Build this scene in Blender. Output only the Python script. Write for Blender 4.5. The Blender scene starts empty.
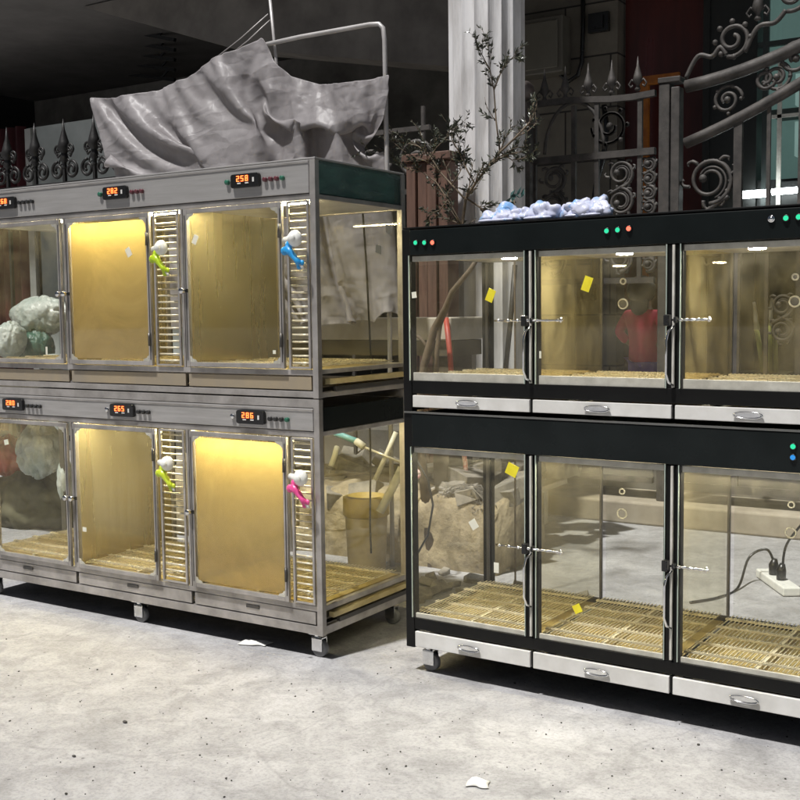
import bpy, math, random
from mathutils import Vector, Matrix, noise
random.seed(7)
sc = bpy.context.scene
COL = sc.collection
PI = math.pi
def V(*a): return Vector(a)

# ------------------------------------------------------------------ camera
CX, CY, CZ, YAW, PITCH, ROLL, F = 2.055, -2.7731, 1.0316, 0.5641, 0.0806, -0.0117, 1104.86
GZ = -0.08
fwd = V(-math.sin(YAW)*math.cos(PITCH), math.cos(YAW)*math.cos(PITCH), -math.sin(PITCH))
rr = V(math.cos(YAW), math.sin(YAW), 0)
uu = rr.cross(fwd)
rt = math.cos(ROLL)*rr + math.sin(ROLL)*uu
up = -math.sin(ROLL)*rr + math.cos(ROLL)*uu
CAM = V(CX, CY, CZ)
def at(px, py, Y):                      # where a sight line meets the upright plane at depth Y
    d = fwd + rt*((px-400)/F) - up*((py-400)/F)
    return CAM + d*((Y-CAM.y)/d.y)
def gnd(px, py, z=GZ):
    d = fwd + rt*((px-400)/F) - up*((py-400)/F)
    return CAM + d*((z-CAM.z)/d.z)
cam = bpy.data.cameras.new('camera'); co = bpy.data.objects.new('camera', cam); COL.objects.link(co)
M = Matrix((rt, up, -fwd)).transposed().to_4x4(); M.translation = CAM
co.matrix_world = M
cam.sensor_width = 36; cam.lens = F/800*36; cam.clip_end = 300; cam.clip_start = .02
sc.camera = co

# ------------------------------------------------------------------ materials
def newmat(name):
    m = bpy.data.materials.new(name); m.use_nodes = True
    nt = m.node_tree; nt.nodes.clear()
    out = nt.nodes.new('ShaderNodeOutputMaterial')
    return m, nt, out
def coords(nt, scale=(1,1,1), kind='Object'):
    tc = nt.nodes.new('ShaderNodeTexCoord'); mp = nt.nodes.new('ShaderNodeMapping')
    nt.links.new(tc.outputs[kind], mp.inputs[0]); mp.inputs['Scale'].default_value = scale
    return mp.outputs[0]
def nz(nt, vec, scale, detail=6, rough=.6, dist=0):
    n = nt.nodes.new('ShaderNodeTexNoise'); n.inputs['Scale'].default_value = scale
    n.inputs['Detail'].default_value = detail; n.inputs['Roughness'].default_value = rough
    n.inputs['Distortion'].default_value = dist
    nt.links.new(vec, n.inputs['Vector']); return n.outputs[0]
def ramp(nt, fac, stops):
    r = nt.nodes.new('ShaderNodeValToRGB'); e = r.color_ramp.elements
    while len(e) < len(stops): e.new(.5)
    for el, (p, c) in zip(e, stops):
        el.position = p; el.color = (*c, 1) if isinstance(c, tuple) else (c, c, c, 1)
    nt.links.new(fac, r.inputs[0]); return r.outputs[0]
def mat(name, c1, c2=None, scale=12, rough=.6, metal=0, bump=.15, bscale=None, stretch=(1,1,1), rvar=.1, lo=.35, hi=.68, spec=.5, bdist=.004, emit=None, estr=0, kind='Object'):
    m, nt, out = newmat(name)
    b = nt.nodes.new('ShaderNodeBsdfPrincipled'); nt.links.new(b.outputs[0], out.inputs[0])
    v = coords(nt, stretch, kind)
    c2 = c2 or tuple(x*.75 for x in c1)
    n = nz(nt, v, scale)
    nt.links.new(ramp(nt, n, [(lo, c2), (hi, c1)]), b.inputs['Base Color'])
    b.inputs['Metallic'].default_value = metal
    b.inputs['Specular IOR Level'].default_value = spec
    mr = nt.nodes.new('ShaderNodeMapRange'); nt.links.new(n, mr.inputs[0])
    mr.inputs['From Min'].default_value=.3; mr.inputs['From Max'].default_value=.7
    mr.inputs['To Min'].default_value = min(1,rough+rvar); mr.inputs['To Max'].default_value = max(.03,rough-rvar)
    nt.links.new(mr.outputs[0], b.inputs['Roughness'])
    if bump:
        bn = nz(nt, v, bscale or scale*4, 5); bp = nt.nodes.new('ShaderNodeBump')
        bp.inputs['Strength'].default_value = bump; bp.inputs['Distance'].default_value = bdist
        nt.links.new(bn, bp.inputs['Height']); nt.links.new(bp.outputs[0], b.inputs['Normal'])
    if emit:
        b.inputs['Emission Color'].default_value = (*emit, 1); b.inputs['Emission Strength'].default_value = estr
    return m
def emis(name, c, s):
    m, nt, out = newmat(name); e = nt.nodes.new('ShaderNodeEmission')
    e.inputs[0].default_value = (*c, 1); e.inputs[1].default_value = s
    nt.links.new(e.outputs[0], out.inputs[0]); return m
def glass(name, tint=(.95,.96,.95), dirt=(.5,.47,.38), dmax=.12, dmin=.02, refl=.5, scale=3.5, stretch=(1,1,1), groun=.02):
    m, nt, out = newmat(name)
    tr = nt.nodes.new('ShaderNodeBsdfTransparent'); tr.inputs[0].default_value = (*tint, 1)
    gl = nt.nodes.new('ShaderNodeBsdfGlossy'); gl.inputs['Roughness'].default_value = groun
    gl.inputs[0].default_value = (1,1,1,1)
    lw = nt.nodes.new('ShaderNodeLayerWeight'); lw.inputs[0].default_value = .5
    pw = nt.nodes.new('ShaderNodeMath'); pw.operation = 'POWER'; pw.inputs[1].default_value = 4
    ml = nt.nodes.new('ShaderNodeMath'); ml.operation = 'MULTIPLY_ADD'; ml.inputs[1].default_value = refl; ml.inputs[2].default_value = .012
    nt.links.new(lw.outputs['Facing'], pw.inputs[0]); nt.links.new(pw.outputs[0], ml.inputs[0])
    mx = nt.nodes.new('ShaderNodeMixShader'); nt.links.new(ml.outputs[0], mx.inputs[0])
    nt.links.new(tr.outputs[0], mx.inputs[1]); nt.links.new(gl.outputs[0], mx.inputs[2])
    df = nt.nodes.new('ShaderNodeBsdfDiffuse'); df.inputs[0].default_value = (*dirt, 1)
    tl = nt.nodes.new('ShaderNodeBsdfTranslucent'); tl.inputs[0].default_value = (*dirt, 1)
    dm = nt.nodes.new('ShaderNodeMixShader'); dm.inputs[0].default_value = .5
    nt.links.new(df.outputs[0], dm.inputs[1]); nt.links.new(tl.outputs[0], dm.inputs[2])
    v = coords(nt, stretch); n = nz(nt, v, scale, 8, .65, .6)
    mr = nt.nodes.new('ShaderNodeMapRange'); nt.links.new(n, mr.inputs[0])
    mr.inputs['From Min'].default_value=.4; mr.inputs['From Max'].default_value=.72
    mr.inputs['To Min'].default_value = dmin; mr.inputs['To Max'].default_value = dmax
    m2 = nt.nodes.new('ShaderNodeMixShader'); nt.links.new(mr.outputs[0], m2.inputs[0])
    nt.links.new(mx.outputs[0], m2.inputs[1]); nt.links.new(dm.outputs[0], m2.inputs[2])
    nt.links.new(m2.outputs[0], out.inputs[0]); return m

STEEL = mat('brushed_steel', (.49,.475,.46), (.38,.365,.35), 5, .40, .45, .12, 60, (1,1,14), .1)
STEELF = mat('steel_frame', (.52,.49,.465), (.30,.28,.26), 9, .38, .5, .1, 40, (1,1,1), .1)
DARKSTEEL = mat('dark_steel', (.10,.095,.09), None, 9, .4, .6, .1)
GOLD = mat('gold_lit_steel', (.76,.65,.37), (.64,.55,.31), 2.5, .26, .8, .10, 1.6, (1,5,.3), .06, .3, .7, bdist=.02)  # stainless partitions, gold of the yellow cell light put into their colour
FILM = glass('protective_film', (.92,.82,.52), (.74,.63,.36), .50, .33, .3, 3.5)
TRAY = mat('brass_tray', (.72,.58,.25), (.5,.38,.14), 8, .4, .55, .2, 20)
BTRAY = mat('brownish_steel_tray', (.46,.37,.24), (.36,.31,.24), 4, .4, .4, .15, 20)
WOODY = mat('pale_tray_rail', (.62,.52,.28), (.42,.33,.16), 10, .5, .2, .2)
WIRE = mat('bright_wire', (.85,.80,.62), (.66,.58,.40), 30, .3, .3, 0)
CHROME = mat('chrome', (.85,.85,.85), (.65,.65,.65), 30, .12, 1, 0, rvar=.05)
BLACK = mat('black_coat', (.008,.008,.0075), (.004,.004,.004), 8, .42, 0, .06, 120, rvar=.08, spec=.22)
BLACKH = mat('black_header', (.010,.013,.013), (.004,.006,.006), 4, .30, 0, .04, 60, rvar=.06, spec=.2)
WHITEP = mat('white_drawer', (.74,.73,.70), (.60,.585,.55), 10, .4, 0, .08)
WRAIL = mat('white_rail', (.66,.64,.58), (.45,.43,.38), 20, .45, 0, .1)
PLBLACK = mat('black_plastic', (.012,.012,.012), None, 9, .3, 0, .03)
GLS = glass('pane_glass', (.99,.99,.98), (.60,.56,.45), .035, .002, .5, 6)
GLSB = glass('back_glass', (.98,.985,.965), (.60,.54,.38), .10, .010, .4, 4)
GLSD = glass('stained_partition_glass', (.90,.84,.66), (.60,.54,.34), .34, .03, .2, 8, (1,1,.6))
GLSE = glass('dusty_partition_glass', (.96,.95,.88), (.62,.54,.36), .13, .04, .25, 6, (1,1,.5))
GLSU = glass('stained_back_glass', (.93,.90,.80), (.56,.50,.30), .34, .03, .2, 6, (1,1,.8))
TEAL = glass('teal_glass', (.62,.78,.74), (.38,.5,.47), .5, .15, .5, 5, (1,1,4), .08)
EDGEG = mat('glass_edge', (.55,.62,.55), (.4,.48,.42), 20, .25, 0, 0)
LED = emis('led_strip_glow', (1,.86,.48), 135)
COOL = emis('cool_strip',(1,.90,.62),125)
LEDW = emis('led_disc_glow', (1,.93,.74), 330)
RED7 = emis('red_digit', (1,.13,.03), 4.5)
BRW = mat('button_brown', (.13,.035,.045), None, 40, .3, 0, 0)
DKB = mat('button_dark', (.03,.03,.03), None, 40, .3, 0, 0)
GRNB = mat('button_green', (.03,.16,.10), None, 40, .3, 0, 0)
LGRN = emis('green_lamp', (.04,.75,.38), .9); LRED = emis('red_lamp', (1,.12,.07), 2.2); LBLU = emis('blue_lamp', (.05,.35,.9), .7)
YTAG = mat('yellow_tag', (.85,.74,.03), (.75,.62,.02), 30, .6, 0, 0)
WTAG = mat('white_tag', (.8,.78,.66), (.7,.68,.56), 30, .6, 0, 0)
RUB = mat('grey_rubber', (.25,.25,.25), (.15,.15,.15), 20, .7)

# ------------------------------------------------------------------ mesh builder
class MB:
    def __init__(s): s.v=[]; s.f=[]; s.sm=[]
    def add(s, vs, fs, smooth=False):
        o=len(s.v); s.v += [tuple(p) for p in vs]; s.f += [tuple(i+o for i in f) for f in fs]; s.sm += [smooth]*len(fs); return s
    def box(s, x0,x1,y0,y1,z0,z1):
        vs=[(x0,y0,z0),(x1,y0,z0),(x1,y1,z0),(x0,y1,z0),(x0,y0,z1),(x1,y0,z1),(x1,y1,z1),(x0,y1,z1)]
        return s.add(vs,[(0,3,2,1),(4,5,6,7),(0,1,5,4),(1,2,6,5),(2,3,7,6),(3,0,4,7)])
    def tube(s, pts, r, n=8, cap=True, sy=1):
        pts=[Vector(p) for p in pts]; rs = r if isinstance(r,(list,tuple)) else [r]*len(pts)
        vs=[]; prev=None
        for i,p in enumerate(pts):
            t=(pts[min(i+1,len(pts)-1)]-pts[max(i-1,0)])
            if t.length<1e-9: t=V(0,0,1)
            t.normalize()
            if prev is None:
                a=V(0,0,1) if abs(t.z)<.9 else V(1,0,0); u=t.cross(a).normalized()
            else:
                u=(prev-t*prev.dot(t)); u = u.normalized() if u.length>1e-6 else t.orthogonal().normalized()
            w=t.cross(u); prev=u
            for k in range(n):
                a=2*PI*k/n+PI/n; vs.append(p+u*math.cos(a)*rs[i]+w*math.sin(a)*rs[i]*sy)
        fs=[]
        for i in range(len(pts)-1):
            for k in range(n): fs.append((i*n+k,i*n+(k+1)%n,(i+1)*n+(k+1)%n,(i+1)*n+k))
        if cap: fs.append(tuple(range(n-1,-1,-1))); fs.append(tuple((len(pts)-1)*n+k for k in range(n)))
        return s.add(vs,fs,n>4)
    def lathe(s, prof, c=(0,0,0), n=16, M=None):
        vs=[]
        for r,z in prof:
            for k in range(n):
                a=2*PI*k/n; p=V(r*math.cos(a),r*math.sin(a),z)
                if M: p=M@p
                vs.append(p+Vector(c))
        fs=[]
        for i in range(len(prof)-1):
            for k in range(n): fs.append((i*n+k,i*n+(k+1)%n,(i+1)*n+(k+1)%n,(i+1)*n+k))
        fs.append(tuple(range(n-1,-1,-1))); fs.append(tuple((len(prof)-1)*n+k for k in range(n)))
        return s.add(vs,fs,True)
    def disc(s, c, r, depth, axis='y', n=16):          # short cylinder whose axis is x, y or z
        M={'z':Matrix.Identity(3),'y':Matrix.Rotation(PI/2,3,'X'),'x':Matrix.Rotation(PI/2,3,'Y')}[axis]
        return s.lathe([(r*.9,-depth/2),(r,-depth/2+.1*depth),(r,depth/2-.1*depth),(r*.9,depth/2)],c,n,M)
    def ball(s, c, r, n=12, sc3=(1,1,1)):
        pr=[]
        c=Vector(c); vs=[];m=n//2
        for i in range(m+1):
            a=PI*i/m; rad=max(math.sin(a),.02)
            for k in range(n):
                b=2*PI*k/n; vs.append(c+V(r*sc3[0]*rad*math.cos(b),r*sc3[1]*rad*math.sin(b),r*sc3[2]*math.cos(a)))
        fs=[(i*n+k,(i+1)*n+k,(i+1)*n+(k+1)%n,i*n+(k+1)%n) for i in range(m) for k in range(n)]
        return s.add(vs,fs,True)
    def prism(s, poly, y0, y1):                         # polygon in x,z given thickness in y
        n=len(poly); vs=[(x,y0,z) for x,z in poly]+[(x,y1,z) for x,z in poly]
        fs=[tuple(range(n)),tuple(range(2*n-1,n-1,-1))]+[(i,i+n,(i+1)%n+n,(i+1)%n) for i in range(n)]
        return s.add(vs,fs)
    def build(s, name, m, parent=None, bevel=0, off=None):
        me=bpy.data.meshes.new(name); me.from_pydata(s.v,[],s.f); me.update()
        me.polygons.foreach_set('use_smooth', s.sm)
        o=bpy.data.objects.new(name, me); COL.objects.link(o); me.materials.append(m)
        if parent: o.parent=parent
        if off: o.location=off
        if bevel:
            b=o.modifiers.new('bevel','BEVEL'); b.width=bevel; b.segments=2; b.limit_method='ANGLE'; b.harden_normals=False
        return o
def tag(o, label, cat, group=None, kind=None):
    if label: o['label']=label
    if cat: o['category']=cat
    if group: o['group']=group
    if kind: o['kind']=kind
    return o
def struct(o): o['kind']='structure'; return o
def empty(name, loc=(0,0,0), rz=0, rot=None):
    o=bpy.data.objects.new(name,None); COL.objects.link(o); o.location=loc; o.rotation_euler=rot or (0,0,rz); o.empty_display_size=.1; return o
def kids(o): return [c for c in bpy.data.objects if c.parent==o]
def copy_tree(o, parent=None):
    c=o.copy(); COL.objects.link(c); c.parent=parent
    for ch in kids(o): copy_tree(ch,c)
    return c

# ------------------------------------------------------------------ stainless cabinet
DL=.524; LX=-1.705; H=1.5
cage = empty('pet_cage', (0,0,0))
tag(cage,'silver steel two-tier pet cage on casters with red digital displays along its headers','pet cage')
fr=MB(); B=fr.box
T=.022
for z0,z1 in ((0,.757),(.760,H)):
    for x0 in (LX,-T):
        B(x0,x0+T,0,T,z0,z1); B(x0,x0+T,DL-T,DL,z0,z1)
# front rails
for z0,z1 in ((.002,.030),(.078,.096),(.730,.757),(.762,.782),(.832,.850),(1.378,1.396),(.636,.655)):
    B(LX+T,-T,.0015,T-.002,z0,z1)
    B(LX+T,-T,DL-T+.002,DL-.002,z0,z1)
for z0,z1 in ((.002,.030),(.078,.096),(.762,.778),(.836,.850),(1.380,1.395),(.640,.655)):
    for x0 in (LX+.0015,-T+.0005): B(x0,x0+T-.002,T,DL-T,z0,z1)
# intermediate posts (pairs of thin channels with a dark joint between)
for xp in (-.5545,-1.132):
    for z0,z1 in ((.096,.636),(.850,1.378)):
        B(xp-.0115,xp-.0015,.001,T,z0,z1); B(xp+.0015,xp+.0115,.001,T,z0,z1)
        B(xp-.009,xp+.009,DL-T,DL,z0,z1)
fr.build('frame',STEELF,cage,.0015)
b=MB(); b.box(LX+.001,-.001,.002,DL-.002,H+.001,H+.007); b.build('lid',STEEL,cage,.002)
b=MB(); b.box(LX+.012,-.012,.012,DL-.012,H+.008,H+.014)
for z0,z1,dk in ((1.398,1.499,0),(.657,.728,1)):
    hp=MB(); hp.box(LX+T,-T,-.003,.010,z0,z1); h=hp.build('header_panel',STEEL,cage,.002)
    f2=MB(); f2.box(LX+T,-T,-.0055,-.0032,z1-.009,z1-.004); f2.build('trim_strip',STEELF,h)
    rp=MB(); rp.box(LX+T,-T,DL-.012,DL-.004,z0,z1); rp.build('rear_panel',STEEL,cage)
# trays between tiers and at the foot
for z0 in (.786,.034):
    z1=z0+.042
    tr=MB()
    for a,bx in ((LX+.03,-1.14),(-1.125,-.562),(-.547,-.03)):
        tr2=MB(); tr2.box(a,bx,.004,.014,z0,z1); tr2.box(a,bx,.014,DL+.0,z0+.004,z0+.010)
        t_=tr2.build('tray',BTRAY if z0>.5 else STEELF,cage,.001)
        xc=(a+bx)/2
        
        if z0<.5: hd=MB(); hd.box(xc-.028,xc+.028,.0005,.0035,z0+.020,z0+.032); hd.build('finger_slot',DARKSTEEL,t_,.002)
for z0 in (.790,.040):
    r_=MB(); r_.box(-.012,.010,.05,DL+.03,z0+.012,z0+.030); r_.build('side_runner',WOODY,cage,.002)
    r_=MB(); r_.box(-.010,.004,.09,DL+.01,z0-.012,z0+.004); r_.build('side_runner',DARKSTEEL,cage,.002)
# side headers
b=MB(); b.box(-.016,-.006,T,DL-T,1.398,1.497); b.build('side_header',TEAL,cage)
b=MB(); b.box(-.040,-.030,T,DL-T,1.402,1.495); b.build('side_header_backing',mat('teal_sheen_backing',(.52,.62,.60),(.04,.06,.055),3,.3,0,.1,stretch=(1,2,5)),cage)  # pale teal streaks painted in to stand for a reflection
b=MB(); b.box(-.016,-.004,T,DL-T,.657,.728); b.build('side_header',BLACKH,cage)
b=MB(); b.box(LX+.004,LX+.012,T,DL-T,.657,.728); b.box(LX+.004,LX+.012,T,DL-T,1.398,1.497); b.build('side_header',STEEL,cage)
# ceilings, partitions, glass walls
for z0,z1 in ((.100,.636),(.852,1.378)):
    c_=MB(); c_.box(LX+.02,-.02,.026,DL-.026,z1+.004,z1+.010); c_.build('cell_ceiling',STEEL,cage)
    for xp in (-.5545,-1.132):
        p_=MB(); p_.box(xp-.003,xp+.003,.024,DL-.024,z0,z1); p_.build('partition',GOLD,cage)
    for a,bx in ((LX+.024,-1.143),(-1.121,-.566),(-.543,-.024)):
        g_=MB(); g_.box(a,bx,DL-.014,DL-.009,z0,z1); g_.build('back_pane',GLSB,cage)
    g_=MB(); g_.box(-.013,-.008,.024,DL-.024,z0,z1); sp=g_.build('side_pane',GLS,cage)
    g_=MB(); g_.box(LX+.008,LX+.013,.024,DL-.024,z0,z1); g_.build('side_pane',GLSB,cage)
    tg=MB()
    if z0>.5:
        for (y,z,a) in ((.36,1.24,.5),(.42,1.31,-.3)):
            tg.add([(-.0065,y-.016*math.cos(a)-.01*math.sin(a),z-.012),(-.0065,y+.02*math.cos(a),z-.020*math.cos(a)),(-.0065,y+.02,z+.010),(-.0065,y-.014,z+.016)],[(0,1,2,3)])
        tg.build('tag',WTAG,sp)
# led strips
for z in (1.372,.630):
    for a,bx in ((LX+.06,-1.16),(-1.10,-.60),(-.52,-.05)):
        s_=MB(); s_.box(a,bx,.050,.064,z+.001,z+.006); s_.build('light_strip',LED,cage)
# floor grids
def grid_floor(name,a,bx,y0,y1,z,par,nx,ny,m=WIRE,r=.0012):
    g=MB()
    for i in range(nx):
        x=a+(bx-a)*(i+.5)/nx; g.box(x-r,x+r,y0,y1,z,z+2*r)
    for j in range(ny):
        y=y0+(y1-y0)*(j+.35)/ny
        for q in (-.004,.004): g.box(a,bx,y+q-.0018,y+q+.0018,z+2*r+.0002,z+2*r+.0045)
        for i in range(nx):
            x=a+(bx-a)*(i+.5)/nx; g.box(x-r*1.2,x+r*1.2,y-.0065,y+.0065,z+2*r+.0046,z+2*r+.0062)
    g.box((a+bx)/2-.006,(a+bx)/2+.006,y0,y1,z-.010,z-.0004)
    return g.build(name,m,par)
for z in (.857,.108):
    for a,bx in ((LX+.03,-1.14),(-1.125,-.562),(-.545,-.03)):
        grid_floor('floor_grid',a,bx,.03,DL-.03,z,cage,36,5)
        pn=MB(); pn.box(a,bx,.028,DL-.028,z-.016,z-.012); pn.build('floor_pan',TRAY,cage)
# doors
def make_door(z0,z1,x0,x1,side,film):
    d=empty('door',(0,0,0)); d.parent=cage
    f=MB(); w=.015; y0,y1=-.013,-.0005
    f.box(x0,x0+w,y0,y1,z0,z1); f.box(x1-w,x1,y0,y1,z0,z1)
    f.box(x0+w,x1-w,y0,y1,z0,z0+w); f.box(x0+w,x1-w,y0,y1,z1-w,z1)
    f.build('door_frame',STEELF,d,.0015)
    dk=MB(); e=.0045; yy=-.0142
    for xx in (x0+.004,x1-.0075): dk.box(xx,xx+.0032,yy,y0-.0002,z0+.02,z1-.02)
    dk.build('gasket',DARKSTEEL,d)
    g=MB(); g.box(x0+w,x1-w,-.009,-.005,z0+w,z1-w); g.build('pane',GLS,d)
    if film:
        g=MB(); g.box(x0+w+.006,x1-w-.006,-.0035,-.0025,z0+w+.006,z1-w-.006); g.build('gold_sheet',FILM,d)
    c=MB()
    for (cx_,sx) in ((x0+w,1),(x1-w,-1)):
        for (cz_,sz) in ((z0+w,1),(z1-w,-1)):
            L=.030
            P=[(cx_,cz_),(cx_+sx*L,cz_),(cx_+sx*L*.8,cz_+sz*.008),(cx_+sx*.010,cz_+sz*.012),(cx_+sx*.007,cz_+sz*L*.6),(cx_,cz_+sz*L*.7)]
            c.prism(P if sx*sz>0 else P[::-1],-.0125,-.0095)
    c.build('corner_clip',mat_clip,d)
    k=MB(); xk = x0+.006 if side<0 else x1-.006; zm=(z0+z1)/2-.008
    k.disc((xk-.006 if side<0 else xk+.006,-.024,zm),.010,.022,'y',12); k.build('knob',CHROME,d)
    k=MB(); k.box(xk-.012,xk+.010,-.018,-.014,zm-.006,zm+.006); k.build('knob_plate',PLBLACK,d)
    for hz in (z0+.09,z1-.09):
        xh = x1-.006 if side<0 else x0+.006
        h=MB(); h.tube([(xh,-.018,hz-.022),(xh,-.018,hz+.022)],.005,8); h.build('hinge',DARKSTEEL,d)
    return d
mat_clip=mat('clip_metal',(.72,.70,.62),(.5,.48,.4),30,.3,.5,0)
tiers=((.099,.634),(.853,1.376))
for ti,(z0,z1) in enumerate(tiers):
    for bi,(x0,x1,side) in enumerate(((-.5385,-.124,-1),(-1.116,-.699,-1),(-1.566,-1.146,1))):
        d=make_door(z0,z1,x0,x1,side, (ti,bi) in ((1,1),(0,0)))
        t_=MB()
        marks={(1,1):[(-.80,1.245,.012,.016,.5)],(1,0):[(-.49,1.275,.010,.016,-.5),(-.165,.905,.006,.006,0)],(0,1):[(-1.07,.245,.010,.008,0)],(1,2):[(-1.24,.90,.005,.014,0)],(0,2):[(-1.49,.545,.012,.010,.2)]}.get((ti,bi))
        if marks:
            for (mx_,mz_,w_,h_,an) in marks:
                cs,sn=math.cos(an),math.sin(an)
                t_.prism([(mx_+cs*u-sn*v_,mz_+sn*u+cs*v_) for u,v_ in ((-w_,-h_),(w_,-h_),(w_,h_),(-w_,h_))],-.0102,-.0095)
            t_.build('tag',WTAG,d)
    for (a,bx) in ((-.110,-.024),(-.686,-.570),(LX+.026,-1.585)):
        s_=MB(); w=.008
        s_.box(a,a+w,-.006,.003,z0,z1); s_.box(bx-w,bx,-.006,.003,z0,z1); s_.box(a+w,bx-w,-.006,.003,z0,z0+.006); s_.box(a+w,bx-w,-.006,.003,z1-.006,z1)
        g=s_.build('slat_panel',STEELF,cage,.001)
        r_=MB(); n=23
        for i in range(n):
            z=z0+.018+(z1-z0-.036)*i/(n-1); r_.tube([(a+w,.004,z),(bx-w,.004,z)],.0034,6)
        r_.build('slats',WIRE,g)
# control panels
def seg7(mb,x,z,h,ch):
    w=h*.55; t=h*.16
    segs={'a':((0,h),(w,h)),'b':((w,h),(w,h/2)),'c':((w,h/2),(w,0)),'d':((0,0),(w,0)),'e':((0,0),(0,h/2)),'f':((0,h/2),(0,h)),'g':((0,h/2),(w,h/2))}
    D={'8':'abcdefg','2':'abged','6':'acdefg','0':'abcdef','5':'afgcd'}[ch]
    for s_ in D:
        (x0,z0),(x1,z1)=segs[s_]
        mb.box(x+min(x0,x1)-t/2,x+max(x0,x1)+t/2,-.0185,-.0175,z+min(z0,z1)-t/2,z+max(z0,z1)+t/2)
for (zc,ti) in ((1.452,1),(.692,0)):
    for bi,xc in enumerate((-.268,-.855,-1.440)):
        p_=MB(); hw,hh,r=.058,.022,.008
        poly=[]
        for cx_,cz_,a0 in ((hw-r,hh-r,0),(-hw+r,hh-r,PI/2),(-hw+r,-hh+r,PI),(hw-r,-hh+r,1.5*PI)):
            for k in range(5): a=a0+PI/2*k/4; poly.append((xc+cx_+r*math.cos(a),zc+cz_+r*math.sin(a)))
        p_.prism(poly[::-1],-.003,-.016); c=p_.build('control_panel',PLBLACK,cage,.0015)
        s_=MB()
        for k,ch in enumerate((('286','265','280'),('258','282','268'))[ti][bi]): seg7(s_,xc-.030+k*.018,zc-.001,.0155,ch)
        s_.build('display',RED7,c)
        s_=MB(); s_.box(xc-.028,xc-.014,-.018,-.0165,zc-.010,zc-.006); s_.box(xc+.004,xc+.018,-.018,-.0165,zc-.010,zc-.006); s_.box(xc+.034,xc+.041,-.018,-.0165,zc-.006,zc+.008)
        s_.build('key',WHITEP,c)
        for k in range(4):
            m_= BRW if k<3 else (GRNB if bi==0 else DKB)
            if bi==2 or (ti==0): m_= DKB if k<3 else (GRNB if bi==0 else DKB)
            if bi==1 and k==3: continue
            s_=MB(); s_.disc((xc+.078+k*.023,-.008,zc-.002),.0075,.012,'y',14); s_.build('button',m_,cage)
        if bi<2:
            s_=MB(); s_.disc((xc-.078,-.008,zc+.000),.0085,.012,'y',14); s_.build('button',GRNB if ti else CHROME,cage)
# casters
def caster(par,x,y,zt,zb,r=.028):
    c=empty('caster',(x,y,0)); c.parent=par
    f=MB(); f.box(-.022,.022,-.022,.022,zt-.006,zt-.001); f.tube([(0,0,zt-.006),(0,0,zt-.018)],.012,10)
    for s_ in (-1,1): f.box(-.014,.026,s_*.014-.0015,s_*.014+.0015,zb+r-.008,zt-.014)
    f.box(-.014,.026,-.0155,.0155,zt-.020,zt-.0142)
    f.build('fork',CHROME,c,.001)
    w=MB(); w.disc((.010,0,zb+r),r,.020,'y',20); w.build('wheel',RUB,c)
    return c
for x in (LX+.05,-.85,-.05):
    for y in (.04,DL-.05): caster(cage,x,y,0,GZ)

# ------------------------------------------------------------------ black cabinet
PHI=-.0229; WB=1.275; DB=.516; HB=1.273
bc = empty('pet_cage', (.2793,.0541,0), PHI)
tag(bc,'black framed two-tier glass pet cage with slim white drawers and round ceiling lights','pet cage')
BM=Matrix.Translation(bc.location)@Matrix.Rotation(PHI,4,'Z')
fb=MB(); B=fb.box
for (x0,x1) in ((0,.030),(WB-.030,WB)):
    B(x0,x1,0,.030,0,HB); B(x0,x1,DB-.030,DB,0,HB)
P1=(.406,.427,.436,.451); P2=(.818,.839,.848,.866)
for P in (P1,P2):
    for (z0,z1) in ((.093,.620),(.822,1.195)):
        B(P[0],P[1],.0015,.024,z0,z1); B(P[2],P[3],.0015,.024,z0,z1); B(P[1],P[2],.014,.022,z0,z1)
for z0,z1 in ((.058,.093),(.782,.822),):
    B(.030,WB-.030,.0015,.028,z0,z1)
for z0,z1 in ((0.0,.012),(.058,.093),(.730,.740),(.782,.822),(.614,.622),(1.190,1.196)):
    B(.030,WB-.030,DB-.028,DB-.0015,z0,z1)
    for x0 in (.0015,WB-.0285): B(x0,x0+.027,.030,DB-.030,z0,z1)
for xp in (.4315,.8435):
    B(xp-.004,xp+.004,.004,.020,.006,.055); B(xp-.004,xp+.004,.004,.020,.740,.779)
fb.build('frame',BLACK,bc,.002)
b=MB(); b.box(.002,WB-.002,.002,DB-.002,HB+.001,HB+.006); b.build('top_panel',BLACK,bc,.001)
for z0,z1 in ((1.196,HB-.003),(.622,.722)):
    b=MB(); b.box(.030,WB-.030,-.004,.012,z0,z1); b.build('header_panel',BLACKH,bc,.002)
    for x0 in (.002,WB-.010): b=MB(); b.box(x0,x0+.008,.030,DB-.030,z0,z1-.004); b.build('side_header',BLACKH,bc)
    b=MB(); b.box(.030,WB-.030,DB-.010,DB-.002,z0,z1-.004); b.build('rear_header',BLACKH,bc)
b=MB(); b.box(.004,WB-.004,-.006,.010,.7235,.7285); b.build('edge_trim',mat('dull_edge',(.2,.2,.19),None,9,.4,.5,0),bc)
cells=((.034,.404,0,.4315),(.453,.816,.4315,.8435),(.868,WB-.034,.8435,WB))
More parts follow.
